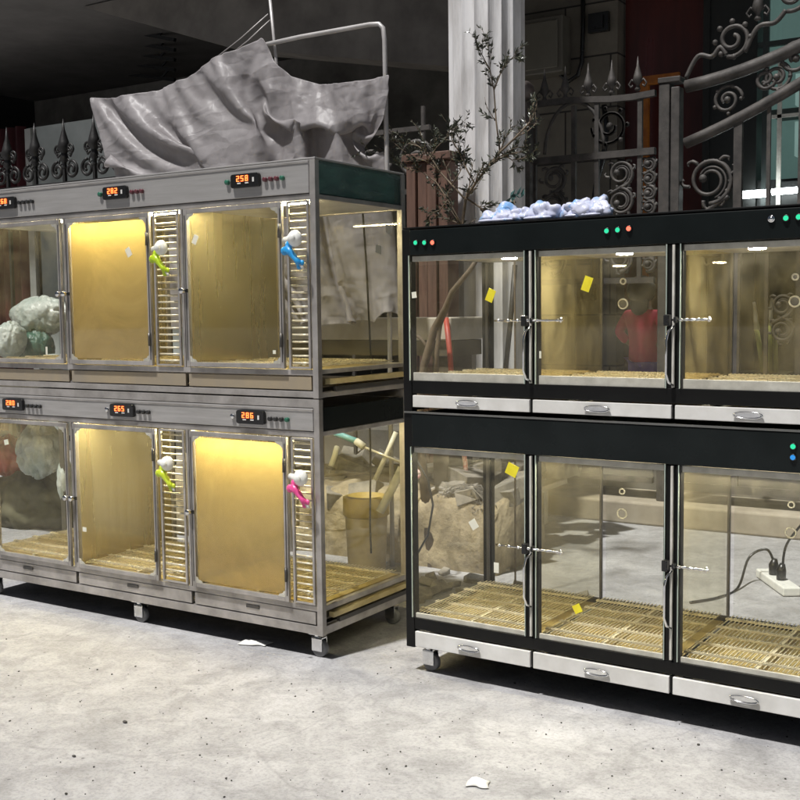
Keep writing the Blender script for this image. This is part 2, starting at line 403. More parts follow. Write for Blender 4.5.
for (z0,z1,low) in ((.100,.619,1),(.826,1.193,0)):
    cm=MB(); cm.box(.030,WB-.030,.026,DB-.030,z1-.004,z1+.000); cm.build('cell_ceiling',WRAIL if not low else STEEL,bc)
    for ci,(x0,x1,xa,xb) in enumerate(cells):
        r_=MB(); r_.box(x0-.002,x1+.002,.006,.014,z1-.016,z1); r_.build('light_rail',WRAIL,bc,.001)
        r_=MB(); r_.box(x0-.002,x1+.002,.006,.014,z0-.006,z0+(.020 if not low else .008)); r_.build('light_rail',WRAIL,bc,.001)
        d=empty('door',(0,0,0)); d.parent=bc
        g=MB(); g.box(x0-.006,x1+.006,-.0055,-.0005,z0-.004,z1+.002); g.build('pane',GLS,d)
        e=MB(); e.box(x0-.0085,x0-.0065,-.0055,-.0005,z0-.004,z1+.002); e.box(x1+.0065,x1+.0085,-.0055,-.0005,z0-.004,z1+.002); e.build('pane_edge',EDGEG,d)
        tg=MB(); tt=[]
        if (ci,low)==(0,0): tt=[(.305,1.072,.012,.018,-.4,YTAG),(.046,1.078,.008,.009,.1,WTAG)]
        if (ci,low)==(1,0): tt=[(.602,1.098,.012,.020,-.35,YTAG),(.462,.905,.003,.010,0,WTAG)]
        if (ci,low)==(0,1): tt=[(.372,.575,.018,.017,-.4,YTAG),(.245,.405,.012,.014,.6,WTAG),(.320,.285,.008,.015,0,WTAG)]
        if (ci,low)==(1,1): tt=[(.575,.20,.012,.012,.5,YTAG)]
        for mat_ in (YTAG,WTAG):
            t2=MB(); any_=False
            for (mx_,mz_,w_,h_,an,mm) in tt:
                if mm is not mat_: continue
                any_=True; cs,sn=math.cos(an),math.sin(an)
                t2.prism([(mx_+cs*u-sn*v_,mz_+sn*u+cs*v_) for u,v_ in ((-w_,-h_),(w_,-h_),(w_,h_),(-w_,h_))],-.0068,-.0058)
            if any_: t2.build('tag',mat_,d)
        # back pane with two drilled vent holes (steel rims)
        g=MB(); g.box(xa+.014,xb-.014,DB-.020,DB-.015,z0,z1); bp_=g.build('back_pane',GLSU if (ci==2 and not low) else GLSB,bc)
        if ci==0: hx=(.30 if low else .20)
        else: hx=xa+(.07 if ci==1 else .18)
        zz=(.455,.372) if low and ci==2 else ((.452,.380) if low else (1.115,1.045))
        for hzz,hr in ((zz[0],.0085),(zz[1],.015)):
            if ci==0 and low: continue
            h=MB(); pts=[(hx+hr*math.cos(2*PI*k/20),DB-.023,hzz+hr*math.sin(2*PI*k/20)) for k in range(21)]
            h.tube(pts,.0026,8,False); rm=h.build('vent_rim',WRAIL,bp_)
            if not low: h=MB(); h.disc((hx,DB-.0222,hzz),hr*.80,.0012,'y',18); h.build('vent_hole_dark',DARKSTEEL,rm)  # dark disc stands for the darkness inside the drilled hole
        # tray under grid
        pn=MB(); pn.box(xa+.012,xb-.012,.030,DB-.030,z0-.022,z0-.018); pn.build('floor_pan',TRAY,bc)
        grid_floor('floor_grid',xa+.014,xb-.014,.030,DB-.032,z0+.004,bc,34,5)
        # drawer
        zd0,zd1=(.742,.778) if not low else (.006,.053)
        xd0,xd1=(max(xa,.030)+.005,min(xb,WB-.030)-.005)
        dr=MB(); dr.box(xd0,xd1,-.004,.012,zd0,zd1); dr.box(xd0+.01,xd1-.01,.012,DB-.06,zd0+.004,zd0+.007)
        dw=dr.build('drawer',WHITEP,bc,.002)
        xc=(xd0+xd1)/2-.005; zc=(zd0+zd1)/2
        h=MB(); pts=[(xc+.036*math.cos(2*PI*k/24),-.010,zc+.0085*math.sin(2*PI*k/24)) for k in range(25)]
        h.tube(pts,.0024,6,False); h.box(xc-.030,xc+.030,-.008,-.0042,zc-.006,zc+.006); h.build('handle',CHROME,dw)
    for xp in (.4315,.8435):
        g=MB(); g.box(xp-.0025,xp+.0025,.026,DB-.022,z0,z1); g.build('partition',GLSE if low else GLSD,bc)
        e=MB(); e.box(xp-.004,xp+.004,DB-.030,DB-.021,z0,z1); e.build('partition_edge',DARKSTEEL,bc)
    for x0 in (.010,WB-.015):
        g=MB(); g.box(x0,x0+.005,.031,DB-.031,z0,z1); g.build('side_pane',GLS,bc)
    e=MB(); e.box(.018,.028,DB-.040,DB-.032,z0,z1); e.build('partition_edge',DARKSTEEL,bc)
b=MB(); b.box(.031,WB-.031,.030,DB-.031,.0005,.0035); b.build('bottom_plate',BLACK,bc)
b=MB(); b.box(LX+.024,-.024,.024,DL-.024,.003,.007); b.build('bottom_plate',DARKSTEEL,cage)
# round ceiling lights and lower strips
for x in (.318,.672,1.030):
    l=MB(); l.disc((x,.085,1.186),.028,.006,'z',24); ring=l.build('ceiling_light',CHROME,bc)
    l=MB(); l.disc((x,.085,1.180),.022,.006,'z',24); l.build('lamp_disc',LEDW,ring)
for (x0,x1,xa,xb) in cells:
    s_=MB(); s_.box(x0+.03,x1-.03,.030,.040,.606,.613); s_.build('light_strip',COOL,bc)
# silver strips, latches and handles
for P,lx0,lx1 in ((P1,.325,.537),(P2,.845,.948)):
    xm=(P[1]+P[2])/2
    for (z0,z1,zl) in ((.10,.618,.356),(.824,1.193,1.000)):
        s_=MB(); s_.box(xm-.003,xm+.003,-.009,-.001,z0,z1); s_.build('silver_strip',WRAIL,bc)
        la=MB(); la.tube([(lx0,-.020,zl),(lx1,-.020,zl)],.0028,8)
        for k in range(7):
            xx=lx0+(lx1-lx0)*(k+.3)/7; la.tube([(xx,-.020,zl),(xx+.008,-.020,zl)],.0045,8)
        la.tube([(lx1-.006,-.020,zl-.006),(lx1-.006,-.020,zl+.008)],.003,6)
        lt=la.build('latch',CHROME,bc)
        k_=MB(); k_.box(xm-.020,xm-.004,-.028,-.006,zl-.016,zl+.014); k_.box(xm+.006,xm+.014,-.026,-.006,zl-.008,zl+.008); k_.build('latch_block',PLBLACK,lt,.003)
        hz0,hz1=(zl-.170,zl-.020)
        pts=[(xm+.002,-.008,hz1+.005),(xm-.008,-.022,hz1-.010),(xm-.011,-.028,hz1-.035),(xm-.011,-.028,hz0+.030),(xm-.006,-.022,hz0+.008),(xm+.001,-.008,hz0)]
        h=MB(); h.tube(pts,.0032,8); h.build('pull_handle',CHROME,bc)
def lampdot(x,z,m,r=.0065):
    s_=MB(); s_.disc((x,-.006,z),r*1.35,.006,'y',16); o=s_.build('indicator_lamp',PLBLACK if m is not CHROME else CHROME,bc)
    s_=MB(); s_.ball((x,-.0095,z),r,10,(1,.6,1)); s_.build('lens',m,o)
for x,z,m in ((.054,1.232,LGRN),(.085,1.231,LGRN),(.113,1.230,LRED),(.659,1.237,LGRN),(.690,1.238,LGRN),(.721,1.240,LRED),(1.089,1.245,CHROME),(1.124,1.245,LGRN),(1.154,1.246,LGRN),(1.150,.688,LGRN),(1.150,.661,LBLU)):
    lampdot(x,z,m)
for x in (.05,WB-.05):
    for y in (.05,DB-.05): caster(bc,x,y,0,GZ)

# ------------------------------------------------------------------ drinkers hung on the slats
WPL=mat('white_plastic',(.82,.82,.78),(.7,.7,.66),20,.35,0,0)
def drinker(px,pz,mcol,label):
    o=empty('water_drinker',(px,-.02,pz)); tag(o,label,'pet drinker','water drinkers hung on the slat panels')
    b=MB(); b.ball((.012,-.016,.006),.026,16,(1,.7,1)); b.ball((.012,-.034,.006),.014,12,(1,.6,1)); b.build('bowl_cap',WPL,o)
    a=MB(); a.tube([(-.045,.006,.004),(-.02,-.006,.004),(.004,-.012,.006)],[.010,.012,.014],10); a.build('bracket',WPL,o)
    c=MB()   # bone shaped bottle hanging on the slant
    p0=V(-.022,-.014,-.022); p1=V(.030,-.014,-.075)
    c.tube([p0,p0.lerp(p1,.3),p0.lerp(p1,.7),p1],[.017,.011,.009,.012],12)
    d=(p1-p0).normalized(); n_=V(-d.z,0,d.x)
    for p,r in ((p0,.014),(p1,.009)):
        for s_ in (-1,1): c.ball(p+n_*s_*r*.9,r,10,(1,.7,1))
    c.build('bottle',mcol,o)
    t=MB(); t.tube([p1,p1+d*.016],[.006,.004],8); t.build('spout',WPL,o)
    return o
drinker(-.066,1.252,mat('blue_plastic',(.03,.35,.72),(.02,.25,.6),30,.3,0,0),'white and blue pet drinker on the upper slat strip beside the end glass')
drinker(-.632,1.246,mat('lime_plastic',(.50,.68,.02),(.4,.55,.02),30,.3,0,0),'white and lime green pet drinker on the upper slat strip between two doors')
drinker(-.062,.506,mat('pink_plastic',(.85,.12,.36),(.7,.07,.25),30,.3,0,0),'white and pink pet drinker on the lower slat strip by the cage corner')
drinker(-.632,.515,mat('lime_plastic_pale',(.58,.72,.05),(.5,.6,.03),30,.3,0,0),'white and lime green pet drinker on the lower tier slat strip')

# ------------------------------------------------------------------ crumpled film on the black cage
def crumple(name,w,d,h,seed,m,nx=60,ny=50):
    b=MB(); vs=[];fs=[]
    for j in range(ny+1):
        for i in range(nx+1):
            u,v=i/nx,j/ny
            p=V(u*w,v*d,0)
            e=min(1,4*u,4*(1-u))*min(1,4*v,4*(1-v))
            a=noise.noise(V(u*w*22,v*d*22,seed)); c=noise.noise(V(u*w*55,v*d*55,seed+3))
            z=h*e*(.55+.55*a+.40*c+.2*noise.noise(V(u*w*110,v*d*110,seed)))
            q=noise.noise_vector(V(u*w*30,v*d*30,seed+9))
            vs.append((p.x+q.x*.012,p.y+q.y*.012,.002+max(0,z)))
    for j in range(ny):
        for i in range(nx):
            k=j*(nx+1)+i; fs.append((k,k+1,k+nx+2,k+nx+1))
    b.add(vs,fs,True); return b.build(name,m)
PF=mat('blue_white_film',(.60,.62,.76),(.22,.42,.72),22,.2,0,.3,60,lo=.38,hi=.5)
for x0,w,s_,nb_,lab in ((.262,.105,1.3,4,'leftmost heap of crumpled blue white plastic film on the black cage top'),(.375,.085,5.1,4,'middle heap of crumpled plastic film on the black cage top'),(.482,.150,9.7,6,'rightmost and largest heap of crumpled plastic film on the black cage top')):
    b=MB(); rg=random.Random(int(s_*10))
    for q in range(nb_):
        r=rg.uniform(.020,.030); c=V(w*(q+.5)/nb_,rg.uniform(.0,.05),r*.72); k0=len(b.v); b.ball(c,r,40,(1.25,1.1,.95))
        for t in range(k0,len(b.v)):
            d=Vector(b.v[t])-c; pp=Vector(b.v[t])*30+V(s_*7,q*3,0)
            f_=1+.55*noise.noise(pp)+.75*abs(noise.noise(pp*1.5))-.10*abs(noise.noise(pp*4.0))
            v_=c+d*f_; b.v[t]=(v_.x,v_.y,max(.0005,v_.z))
    for q in range(3):
        c=V(w*rg.random(),-.012,.006); b.ball(c,.016,16,(1.6,1,.35))
    o=b.build('plastic_film',PF); o.matrix_world=BM@Matrix.Translation((x0,.035,HB+.0065))
    tag(o,lab,'plastic film','crumpled film on the black cage')

# ------------------------------------------------------------------ ground
def ground_mat():
    m,nt,out=newmat('concrete_ground'); b=nt.nodes.new('ShaderNodeBsdfPrincipled'); nt.links.new(b.outputs[0],out.inputs[0])
    v=coords(nt)
    big=ramp(nt,nz(nt,v,1.6,8,.65,.4),[(.30,(.33,.325,.33)),(.68,(.50,.495,.50))])
    mid=ramp(nt,nz(nt,v,9,8,.7,.8),[(.36,.72),(.60,1.0)])
    fine=ramp(nt,nz(nt,v,120,4,.7),[(.30,.72),(.55,1.0)])
    def mul(a,c):
        x=nt.nodes.new('ShaderNodeMix'); x.data_type='RGBA'; x.blend_type='MULTIPLY'; x.inputs[0].default_value=1
        nt.links.new(a,x.inputs['A']); nt.links.new(c,x.inputs['B']); return x.outputs['Result']
    # dark specks and stains
    vo=nt.nodes.new('ShaderNodeTexVoronoi'); vo.inputs['Scale'].default_value=13; nt.links.new(v,vo.inputs['Vector'])
    sp=ramp(nt,vo.outputs['Distance'],[(.03,.5),(.08,1.0)])
    vo2=nt.nodes.new('ShaderNodeTexVoronoi'); vo2.inputs['Scale'].default_value=4.3; nt.links.new(v,vo2.inputs['Vector'])
    s2=ramp(nt,vo2.outputs['Distance'],[(.02,.3),(.05,1.0)])
    # wandering cracks
    vc=nt.nodes.new('ShaderNodeTexVoronoi'); vc.feature='DISTANCE_TO_EDGE'; vc.inputs['Scale'].default_value=.55
    nn=nt.nodes.new('ShaderNodeTexNoise'); nn.inputs['Scale'].default_value=3; nt.links.new(v,nn.inputs['Vector'])
    ad=nt.nodes.new('ShaderNodeMix'); ad.data_type='RGBA'; ad.blend_type='ADD'; ad.inputs[0].default_value=.25
    nt.links.new(v,ad.inputs['A']); nt.links.new(nn.outputs['Color'],ad.inputs['B']); nt.links.new(ad.outputs['Result'],vc.inputs['Vector'])
    cr=ramp(nt,vc.outputs['Distance'],[(.0004,.86),(.003,1.0)])
    st=ramp(nt,nz(nt,v,.9,7,.7,1.5),[(.34,.80),(.52,1.0)])
    c=mul(mul(mul(mul(mul(mul(big,mid),fine),sp),s2),cr),st)
    nt.links.new(c,b.inputs['Base Color']); b.inputs['Roughness'].default_value=.75
    bp=nt.nodes.new('ShaderNodeBump'); bp.inputs['Strength'].default_value=.35; bp.inputs['Distance'].default_value=.006
    nt.links.new(nz(nt,v,45,8,.7),bp.inputs['Height']); nt.links.new(bp.outputs[0],b.inputs['Normal'])
    return m
g=MB(); g.add([(-60,-60,GZ),(60,-60,GZ),(60,60,GZ),(-60,60,GZ)],[(0,1,2,3)]); struct(g.build('ground',ground_mat()))
PAPER=mat('paper',(.82,.81,.77),(.66,.65,.6),20,.7,0,.1)
def scrap(px,py,w,d,rz,lab,name='paper_scrap',m=PAPER):
    o=crumple(name,w,d,.012,px*.1,m,10,8); p=gnd(px,py); o.location=(p.x,p.y,GZ+.002); o.rotation_euler=(0,0,rz)
    tag(o,lab,'litter'); o.modifiers.new('t','SOLIDIFY').thickness=.001; return o
scrap(238,645,.10,.05,.3,'flat white wrapper lying on the ground under the silver cage')
scrap(466,788,.055,.035,.5,'small torn white paper scrap on the bare concrete in front')
PEB=mat('dark_pebble',(.10,.09,.08),(.04,.04,.035),40,.9)
pb=MB()
rp=random.Random(3)
for i in range(260):
    px=rp.uniform(-20,820); py=rp.uniform(665,800) if i>60 else rp.uniform(600,800)
    p=gnd(px,py); r=rp.choice((.0015,.0015,.002,.003,.0045 if i%9==0 else .002)); pb.ball((p.x,p.y,GZ+r*.5),r,6,(1,rp.uniform(.6,1.4),.7))
tag(pb.build('grit',PEB),'dark grit and crumbs scattered over the pale concrete','grit',kind='stuff')
for k,(px,py,r) in enumerate(((125,723,.0065),(74,757,.005))):
    s_=MB(); s_.ball((0,0,0),r,8,(1.3,.8,.6)); o=s_.build('pebble',PEB); p=gnd(px,py); o.location=(p.x,p.y,GZ+r*.5)
    tag(o,('larger dark chip of stone on the concrete below the silver cage','small dark stone chip near the bottom left of the ground')[k],'pebble')

# ------------------------------------------------------------------ background
YG=2.75
# step and raised floor behind the gate
CURB=mat('worn_kerb_stone',(.42,.37,.29),(.28,.24,.18),7,.8,0,.3)
s_=MB(); s_.box(-3.6,6,YG-.13,YG+.30,GZ,.035); struct(s_.build('kerb',CURB,None,.01))
DKFL=mat('raised_floor_stone',(.18,.17,.15),(.10,.095,.085),5,.7,0,.2)
s_=MB(); s_.box(-3.6,6,YG+.301,9,GZ,.279); struct(s_.build('raised_floor',DKFL))
IRON=mat('grey_iron',(.10,.09,.082),(.045,.041,.038),14,.62,.1,.25,40)
# scrollwork helper: polyline spiral in the x,z plane
def spiral(cx,cz,r0,r1,a0,turns,y,n=40):
    return [(cx+(r0+(r1-r0)*k/n)*math.cos(a0+turns*2*PI*k/n), y, cz+(r0+(r1-r0)*k/n)*math.sin(a0+turns*2*PI*k/n)) for k in range(n+1)]
def smooth(pts,n=6):
    P=[Vector(p) for p in pts]; out=[]
    for i in range(len(P)-1):
        a=P[max(i-1,0)];b=P[i];c=P[i+1];d=P[min(i+2,len(P)-1)]
        for k in range(n):
            t=k/n; out.append(.5*((2*b)+(c-a)*t+(2*a-5*b+4*c-d)*t*t+(3*b-a-3*c+d)*t**3))
    return out+[P[-1]]
def scroll_motif(mb,cx,cz,w,h,y,flip=1,t=.009):
    r=min(w/2,h/4)*.98
    for s in (1,-1):
        c=cz+s*h/4
        sp=spiral(cx,c,r,r*.30,-s*PI/2*flip,1.7*s*flip,y,54)
        mb.tube(sp,[t*(1.15-.5*k/54) for k in range(55)],6)
        mb.ball(sp[-1],t*2.0,8,(1,.8,1))
        # second strand just inside, bridged with beads
        mb.tube(spiral(cx,c,r*.80,r*.45,-s*PI/2*flip+.3,.62*s*flip,y,24),t*.55,6)
        for k in range(3,22,3): mb.ball(spiral(cx,c,r*.90,r*.78,-s*PI/2*flip,.62*s*flip,y,24)[k],t*1.05,6,(1,.8,1))
        # curled leaves thrown off into the corners
        for (a0,q) in ((.2,1),(1.1,-1),(2.2,1),(3.4,-1),(4.4,1),(5.4,-1)):
            bx_=cx+r*.98*math.cos(a0); bz_=c+r*.98*math.sin(a0); d=V(math.cos(a0),0,math.sin(a0)); n_=V(-d.z,0,d.x)*q; b0=V(bx_,y,bz_)
            mb.tube(smooth([b0-d*r*.1,b0+d*r*.12+n_*r*.10,b0+d*r*.18+n_*r*.30,b0+d*r*.06+n_*r*.36],3),[t*.9]*4+[t*.7]*3+[t*.5]*3,5)
    mb.tube(smooth([(cx-r*.8*flip,y,cz-h*.10),(cx,y,cz),(cx+r*.8*flip,y,cz+h*.10)],5),t,6)
def finial(mb,x,z,y,s=1):
    mb.lathe([(.010*s,0),(.016*s,.008*s),(.009*s,.018*s),(.010*s,.03*s),(.026*s,.05*s),(.020*s,.075*s),(.007*s,.12*s),(.001,.165*s)],(x,y,z),8)
    for q in (-1,1):
        mb.tube([(x,y,z+.03*s),(x+q*.03*s,y,z+.055*s),(x+q*.045*s,y,z+.035*s),(x+q*.035*s,y,z+.018*s),(x+q*.024*s,y,z+.028*s)],.005*s,6)
# gate wing (fixed fence panel with finials)
wing=empty('iron_fence',(0,0,0)); tag(wing,'grey wrought iron fence panel topped with fleur-de-lis spikes and scrolls beside the stone post','fence')
f=MB(); xa,xb=-.60,.115
f.tube([at(530,105,YG)]+[V(xa+(xb-xa)*k/6,YG,2.12+.012*math.sin(k)) for k in range(1,7)],.022,4)
f.box(xa,xb,YG-.016,YG+.016,1.81,1.845); f.box(xa,xb,YG-.016,YG+.016,.12,.15); f.box(xa,xb,YG-.016,YG+.016,.60,.63)
for x in (-.56,-.33,-.20,.035): f.box(x-.012,x+.012,YG-.010,YG+.010,.15 if x<-.25 else 1.16,2.10)
f.box(xa,xb,YG-.014,YG+.014,1.16,1.19)
f.build('rails',IRON,wing)
s_=MB(); s_.box(xa,xb,YG-.004,YG+.004,.15,.60); s_.build('kick_panel',mat('grey_sheet',(.17,.16,.14),(.09,.085,.075),4,.6,.2,.2),wing)
for x in (-.50,-.38,-.25,-.12,.02): fi=MB(); finial(fi,x,2.138,YG,1.05); fi.build('finial',IRON,wing)
for x,z0,z1 in ((-.445,1.22,1.80),(-.07,1.22,1.80),(.085,1.22,1.8)):
    n=2 if x<.05 else 4
    for k in range(n):
        sm=MB(); c=(z0+(z1-z0)*(k+.5)/n); scroll_motif(sm,x,c,.25 if x<.05 else .12,(z1-z0)/n,YG,1 if k%2 else -1); sm.build('scroll',IRON,wing)
sm=MB(); sm.tube(spiral(-.13,1.975,.10,.03,PI,1.5,YG),.009,6); sm.ball((-.13,YG,1.975),.02,8)
for e_ in range(7): sm.ball((-.13+.095*math.cos(e_*.9),YG,1.975+.095*math.sin(e_*.9)),.014,6); sm.build('scroll',IRON,wing)
ar=MB(); ar.tube([(-.33+.17*math.cos(PI-PI*k/14),YG,1.86+.26*math.sin(PI*k/14)) for k in range(15)],.010,6); ar.build('arch',IRON,wing)
# posts
post=empty('gate_post',(.19,YG,0)); tag(post,'thick square grey iron gate post between the fence panel and the swan-neck gate','post')
s_=MB(); s_.box(-.045,.010,-.04,.04,.036,2.15); s_.box(.016,.060,-.035,.035,.036,2.13); s_.build('shaft',IRON,post,.004)
s_=MB(); s_.box(-.05,.065,-.045,.045,2.152,2.18); s_.build('cap',IRON,post,.004)
post=empty('gate_post',(-.60,YG-.02,0)); tag(post,'dark slim post with a round ball on top next to the white fluted column','post')
s_=MB(); s_.box(-.06,.04,-.04,.04,.036,2.02); s_.build('shaft',IRON,post,.004)
s_=MB(); s_.box(-.08,.06,-.05,.05,2.022,2.08); s_.box(-.04,.02,-.03,.03,2.082,2.14); s_.ball((-.01,0,2.205),.055,16); s_.build('cap',mat('iron_cap',(.17,.14,.13),(.1,.085,.08),9,.5,.2,.1),post)
# swan neck gate leaf
gate=empty('iron_gate',(0,0,0)); tag(gate,'wrought iron gate leaf with two rails sweeping up to the right and scroll infill','gate')
g0=.27
def rail1(t): return V(g0+t*1.3,YG,2.13+.12*t+.42*t*t)
def rail2(t): return V(g0+t*1.3,YG,1.85+.42*t+.30*t*t)
s_=MB(); s_.tube([rail1(k/14) for k in range(15)],.032,8); s_.tube([rail2(k/14) for k in range(15)],.028,8)
s_.box(g0,1.6,YG-.018,YG+.018,.10,.14); s_.box(g0,1.6,YG-.018,YG+.018,.62,.655); s_.build('rails',IRON,gate)
for x in (.535,.84,1.14,1.44):
    t=(x-g0)/1.3; s_=MB(); s_.box(x-.020,x+.020,YG-.015,YG+.015,.14,rail2(t).z-.01); s_.build('upright',IRON,gate)
s_=MB(); s_.box(g0,1.6,YG-.004,YG+.004,.14,.62); s_.build('kick_panel',mat('grey_sheet_dark',(.13,.12,.11),(.08,.075,.07),4,.6,.2,.2),gate)
for z0,z1,k in ((1.24,1.80,1),):
    s_=MB(); scroll_motif(s_,.395,(z0+z1)/2,.24,z1-z0,YG,1 if k else -1,.011); s_.build('scroll',IRON,gate)
s_=MB(); scroll_motif(s_,at(782,318,YG).x,at(782,318,YG).z,.15,.24,YG,1,.008); s_.build('scroll',IRON,gate)
s_=MB()
s_.tube(spiral(.50,2.33,.085,.02,-PI*.6,1.5,YG),.011,6); s_.tube(smooth([(.27,YG,2.17),(.33,YG,2.27),(.40,YG,2.26),(.44,YG,2.30),(.47,YG,2.26)]),.012,6)
s_.tube(spiral(.78,2.50,.08,.02,-PI*.6,1.5,YG),.011,6); s_.tube(smooth([(.56,YG,2.26),(.62,YG,2.37),(.70,YG,2.38),(.75,YG,2.43)]),.012,6)
for q in range(7): s_.ball((.50+.085*math.cos(q*.8),YG,2.33+.085*math.sin(q*.8)),.015,8)
finial(s_,.62,2.40,YG,1.2)
s_.build('crest_scroll',IRON,gate)
s_=MB(); s_.tube(spiral(.80,2.20,.085,.02,0,1.6,YG),.010,6); s_.tube(spiral(.66,2.12,.05,.015,0,-1.4,YG),.010,6); s_.ball((.80,YG,2.20),.02,8); s_.build('scroll',IRON,gate)
for q,(t0,rr_) in enumerate(((.16,.075),(.34,.07),(.62,.085),(.82,.08))):
    a_=rail1(t0); b_=rail2(t0); m_=(a_+b_)/2; s_=MB(); s_.tube(spiral(m_.x,m_.z,rr_,.02,PI*.4*q,1.6*(-1)**q,YG,36),.009,6); s_.ball((m_.x,YG,m_.z),.018,8)
    for e_ in range(5): s_.ball((m_.x+rr_*.9*math.cos(e_*1.2),YG,m_.z+rr_*.9*math.sin(e_*1.2)),.012,6)
    s_.build('scroll',IRON,gate)
for q,(t0,rr_) in enumerate(((.50,.10),(.70,.09),(.90,.10))):
    a_=rail1(t0)+V(0,0,.13); s_=MB(); s_.tube(spiral(a_.x,a_.z,rr_,.025,-PI/2,1.7*(-1)**q,YG,40),.010,6); s_.ball(spiral(a_.x,a_.z,rr_,.025,-PI/2,1.7*(-1)**q,YG,40)[-1],.02,8)
    s_.build('crest_scroll',IRON,gate)
for x in (.68,.99,1.29):
    s_=MB(); s_.box(x-.009,x+.009,YG-.008,YG+.008,.655,rail2((x-g0)/1.3).z-.01); s_.build('upright',IRON,gate)
# fluted column
COLM=mat('aged_white_column',(.76,.75,.75),(.42,.40,.385),3.5,.75,0,.5,18,(3,3,.5),lo=.28,hi=.55)
cl=empty('fluted_column',(-.56,2.2,0)); tag(cl,'tall pale grey fluted column behind the thin branches','column')
def fluted(hw,hd,z0,z1,nfl=5,dep=.014):
    poly=[]
    def side(ax,ay,bx_,by_,nx_,ny_):
        n=nfl*6
        for k in range(n):
            t=k/n; ph=(k%6)/6
            o=-dep*math.sin(PI*ph)**.7 if 0<ph<1 else 0
            poly.append((ax+(bx_-ax)*t+nx_*o, ay+(by_-ay)*t+ny_*o))
    side(-hw,-hd,hw,-hd,0,-1); side(hw,-hd,hw,hd,1,0); side(hw,hd,-hw,hd,0,1); side(-hw,hd,-hw,-hd,-1,0)
    n=len(poly); m=MB(); m.add([(x,y,z0) for x,y in poly]+[(x,y,z1) for x,y in poly],[(i,(i+1)%n,(i+1)%n+n,i+n) for i in range(n)]+[tuple(range(n-1,-1,-1)),tuple(range(n,2*n))]); return m
NF=18; P=[]
for k in range(NF*6):
    ph=(k%6)/6; r_=.190-(.013*math.sin(PI*ph)**.7 if ph>0 else 0); a_=2*PI*k/(NF*6); P.append((r_*math.cos(a_),r_*math.sin(a_)))
s_=MB(); n_=len(P); s_.add([(x,y,.30) for x,y in P]+[(x,y,3.25) for x,y in P],[(i,(i+1)%n_,(i+1)%n_+n_,i+n_) for i in range(n_)]+[tuple(range(n_-1,-1,-1)),tuple(range(n_,2*n_))]); s_.build('shaft',COLM,cl)
s_=MB(); s_.box(-.23,.23,-.23,.23,GZ,.22); s_.box(-.21,.21,-.21,.21,.222,.299); s_.build('base',COLM,cl,.01)
# brown pillar left of the column
br=mat('reddish_brown_board',(.20,.115,.085),(.10,.055,.04),6,.6,0,.3,stretch=(5,1,.5))
bp_=empty('brown_pillar',(-.675,1.85,0)); tag(bp_,'reddish brown boarded pillar standing left of the fluted column','pillar')
s_=MB()
for k in range(4): s_.box(-.12+k*.057,-.12+k*.057+.050,-.04+.012*(k%2),.08,GZ,1.74)
s_.build('boards',br,bp_,.004); s_=MB(); s_.box(-.14,.13,-.05,.10,1.742,1.78); s_.build('cap',br,bp_,.004)
# dark scroll fence panel above it
sf=empty('iron_fence',(0,0,0)); tag(sf,'dark looping iron fence top half hidden behind the leaves left of the column','fence')
f=MB(); yy=2.05
f.box(-2.6,-.80,yy-.012,yy+.012,1.93,1.955); f.box(-2.6,-.80,yy-.012,yy+.012,1.62,1.645)
for k in range(9): f.box(-2.6+k*.22-.008,-2.6+k*.22+.008,yy-.008,yy+.008,GZ,2.05)
f.build('rails',IRON,sf)
for k in range(7):
    x=-2.45+k*.26; s_=MB(); s_.tube(spiral(x,1.785,.11,.03,0,1.4*(-1)**k,yy),.012,6); s_.build('scroll',IRON,sf)

# left fence with spear finials
lf=empty('iron_fence',(0,0,0)); tag(lf,'dark iron fence with curled spear tops rising behind the far left of the silver cage','fence')
LI=mat('black_iron',(.03,.028,.027),(.018,.017,.016),14,.5,.3,.2)
yy=1.6; f=MB(); f.box(-4.6,-2.35,yy-.012,yy+.012,1.76,1.785); f.box(-4.6,-2.35,yy-.012,yy+.012,.3,.33)
for k in range(9): f.box(-4.42+k*.245-.009,-4.42+k*.245+.009,yy-.009,yy+.009,GZ,1.92)
f.build('rails',LI,lf)
for k in range(9):
    x=-4.42+k*.245; fi=MB(); finial(fi,x,1.90,yy,1.45); finial(fi,x,1.86,yy,1.0)
    for q in (-1,1): fi.tube(spiral(x+q*.058,1.85,.05,.015,PI/2,-1.4*q,yy,24),.009,6)
    for q in (-1,1): fi.tube(spiral(x+q*.05,1.97,.03,.01,-PI/2,1.2*q,yy,16),.007,6)
    fi.build('finial',LI,lf)
# pale wall and dark red curtain behind the left fence
PW=mat('pale_painted_wall',(.46,.49,.47),(.32,.35,.33),2.2,.8,0,.2)
s_=MB(); s_.box(-7.4,-3.0,3.4,3.5,GZ,2.56); w=s_.build('shed_wall',PW); tag(w,'pale grey shed wall behind the far left iron fence','wall')
s_=MB(); n=40; vs=[]
for k in range(n+1):
    x=at(-45,150,3.3).x+(at(24,150,3.3).x-at(-45,150,3.3).x)*k/n; y=3.30+.03*math.sin(k*1.3)
    vs+= [(x,y,GZ),(x,y,2.56)]
s_.add(vs,[(2*i,2*i+2,2*i+3,2*i+1) for i in range(n)],True); o=s_.build('curtain',mat('dark_red_cloth',(.10,.012,.015),(.05,.006,.008),5,.7)); o.modifiers.new('t','SOLIDIFY').thickness=.006
tag(o,'dark red curtain hanging at the far left edge behind the fence','curtain')
s_=MB(); p=at(32,160,3.2); s_.box(p.x-.04,p.x+.03,3.17,3.23,GZ,2.5); o=s_.build('post',mat('grey_white_post',(.34,.34,.32),(.24,.24,.22),5,.7)); tag(o,'pale grey upright post beside the dark red curtain','post')

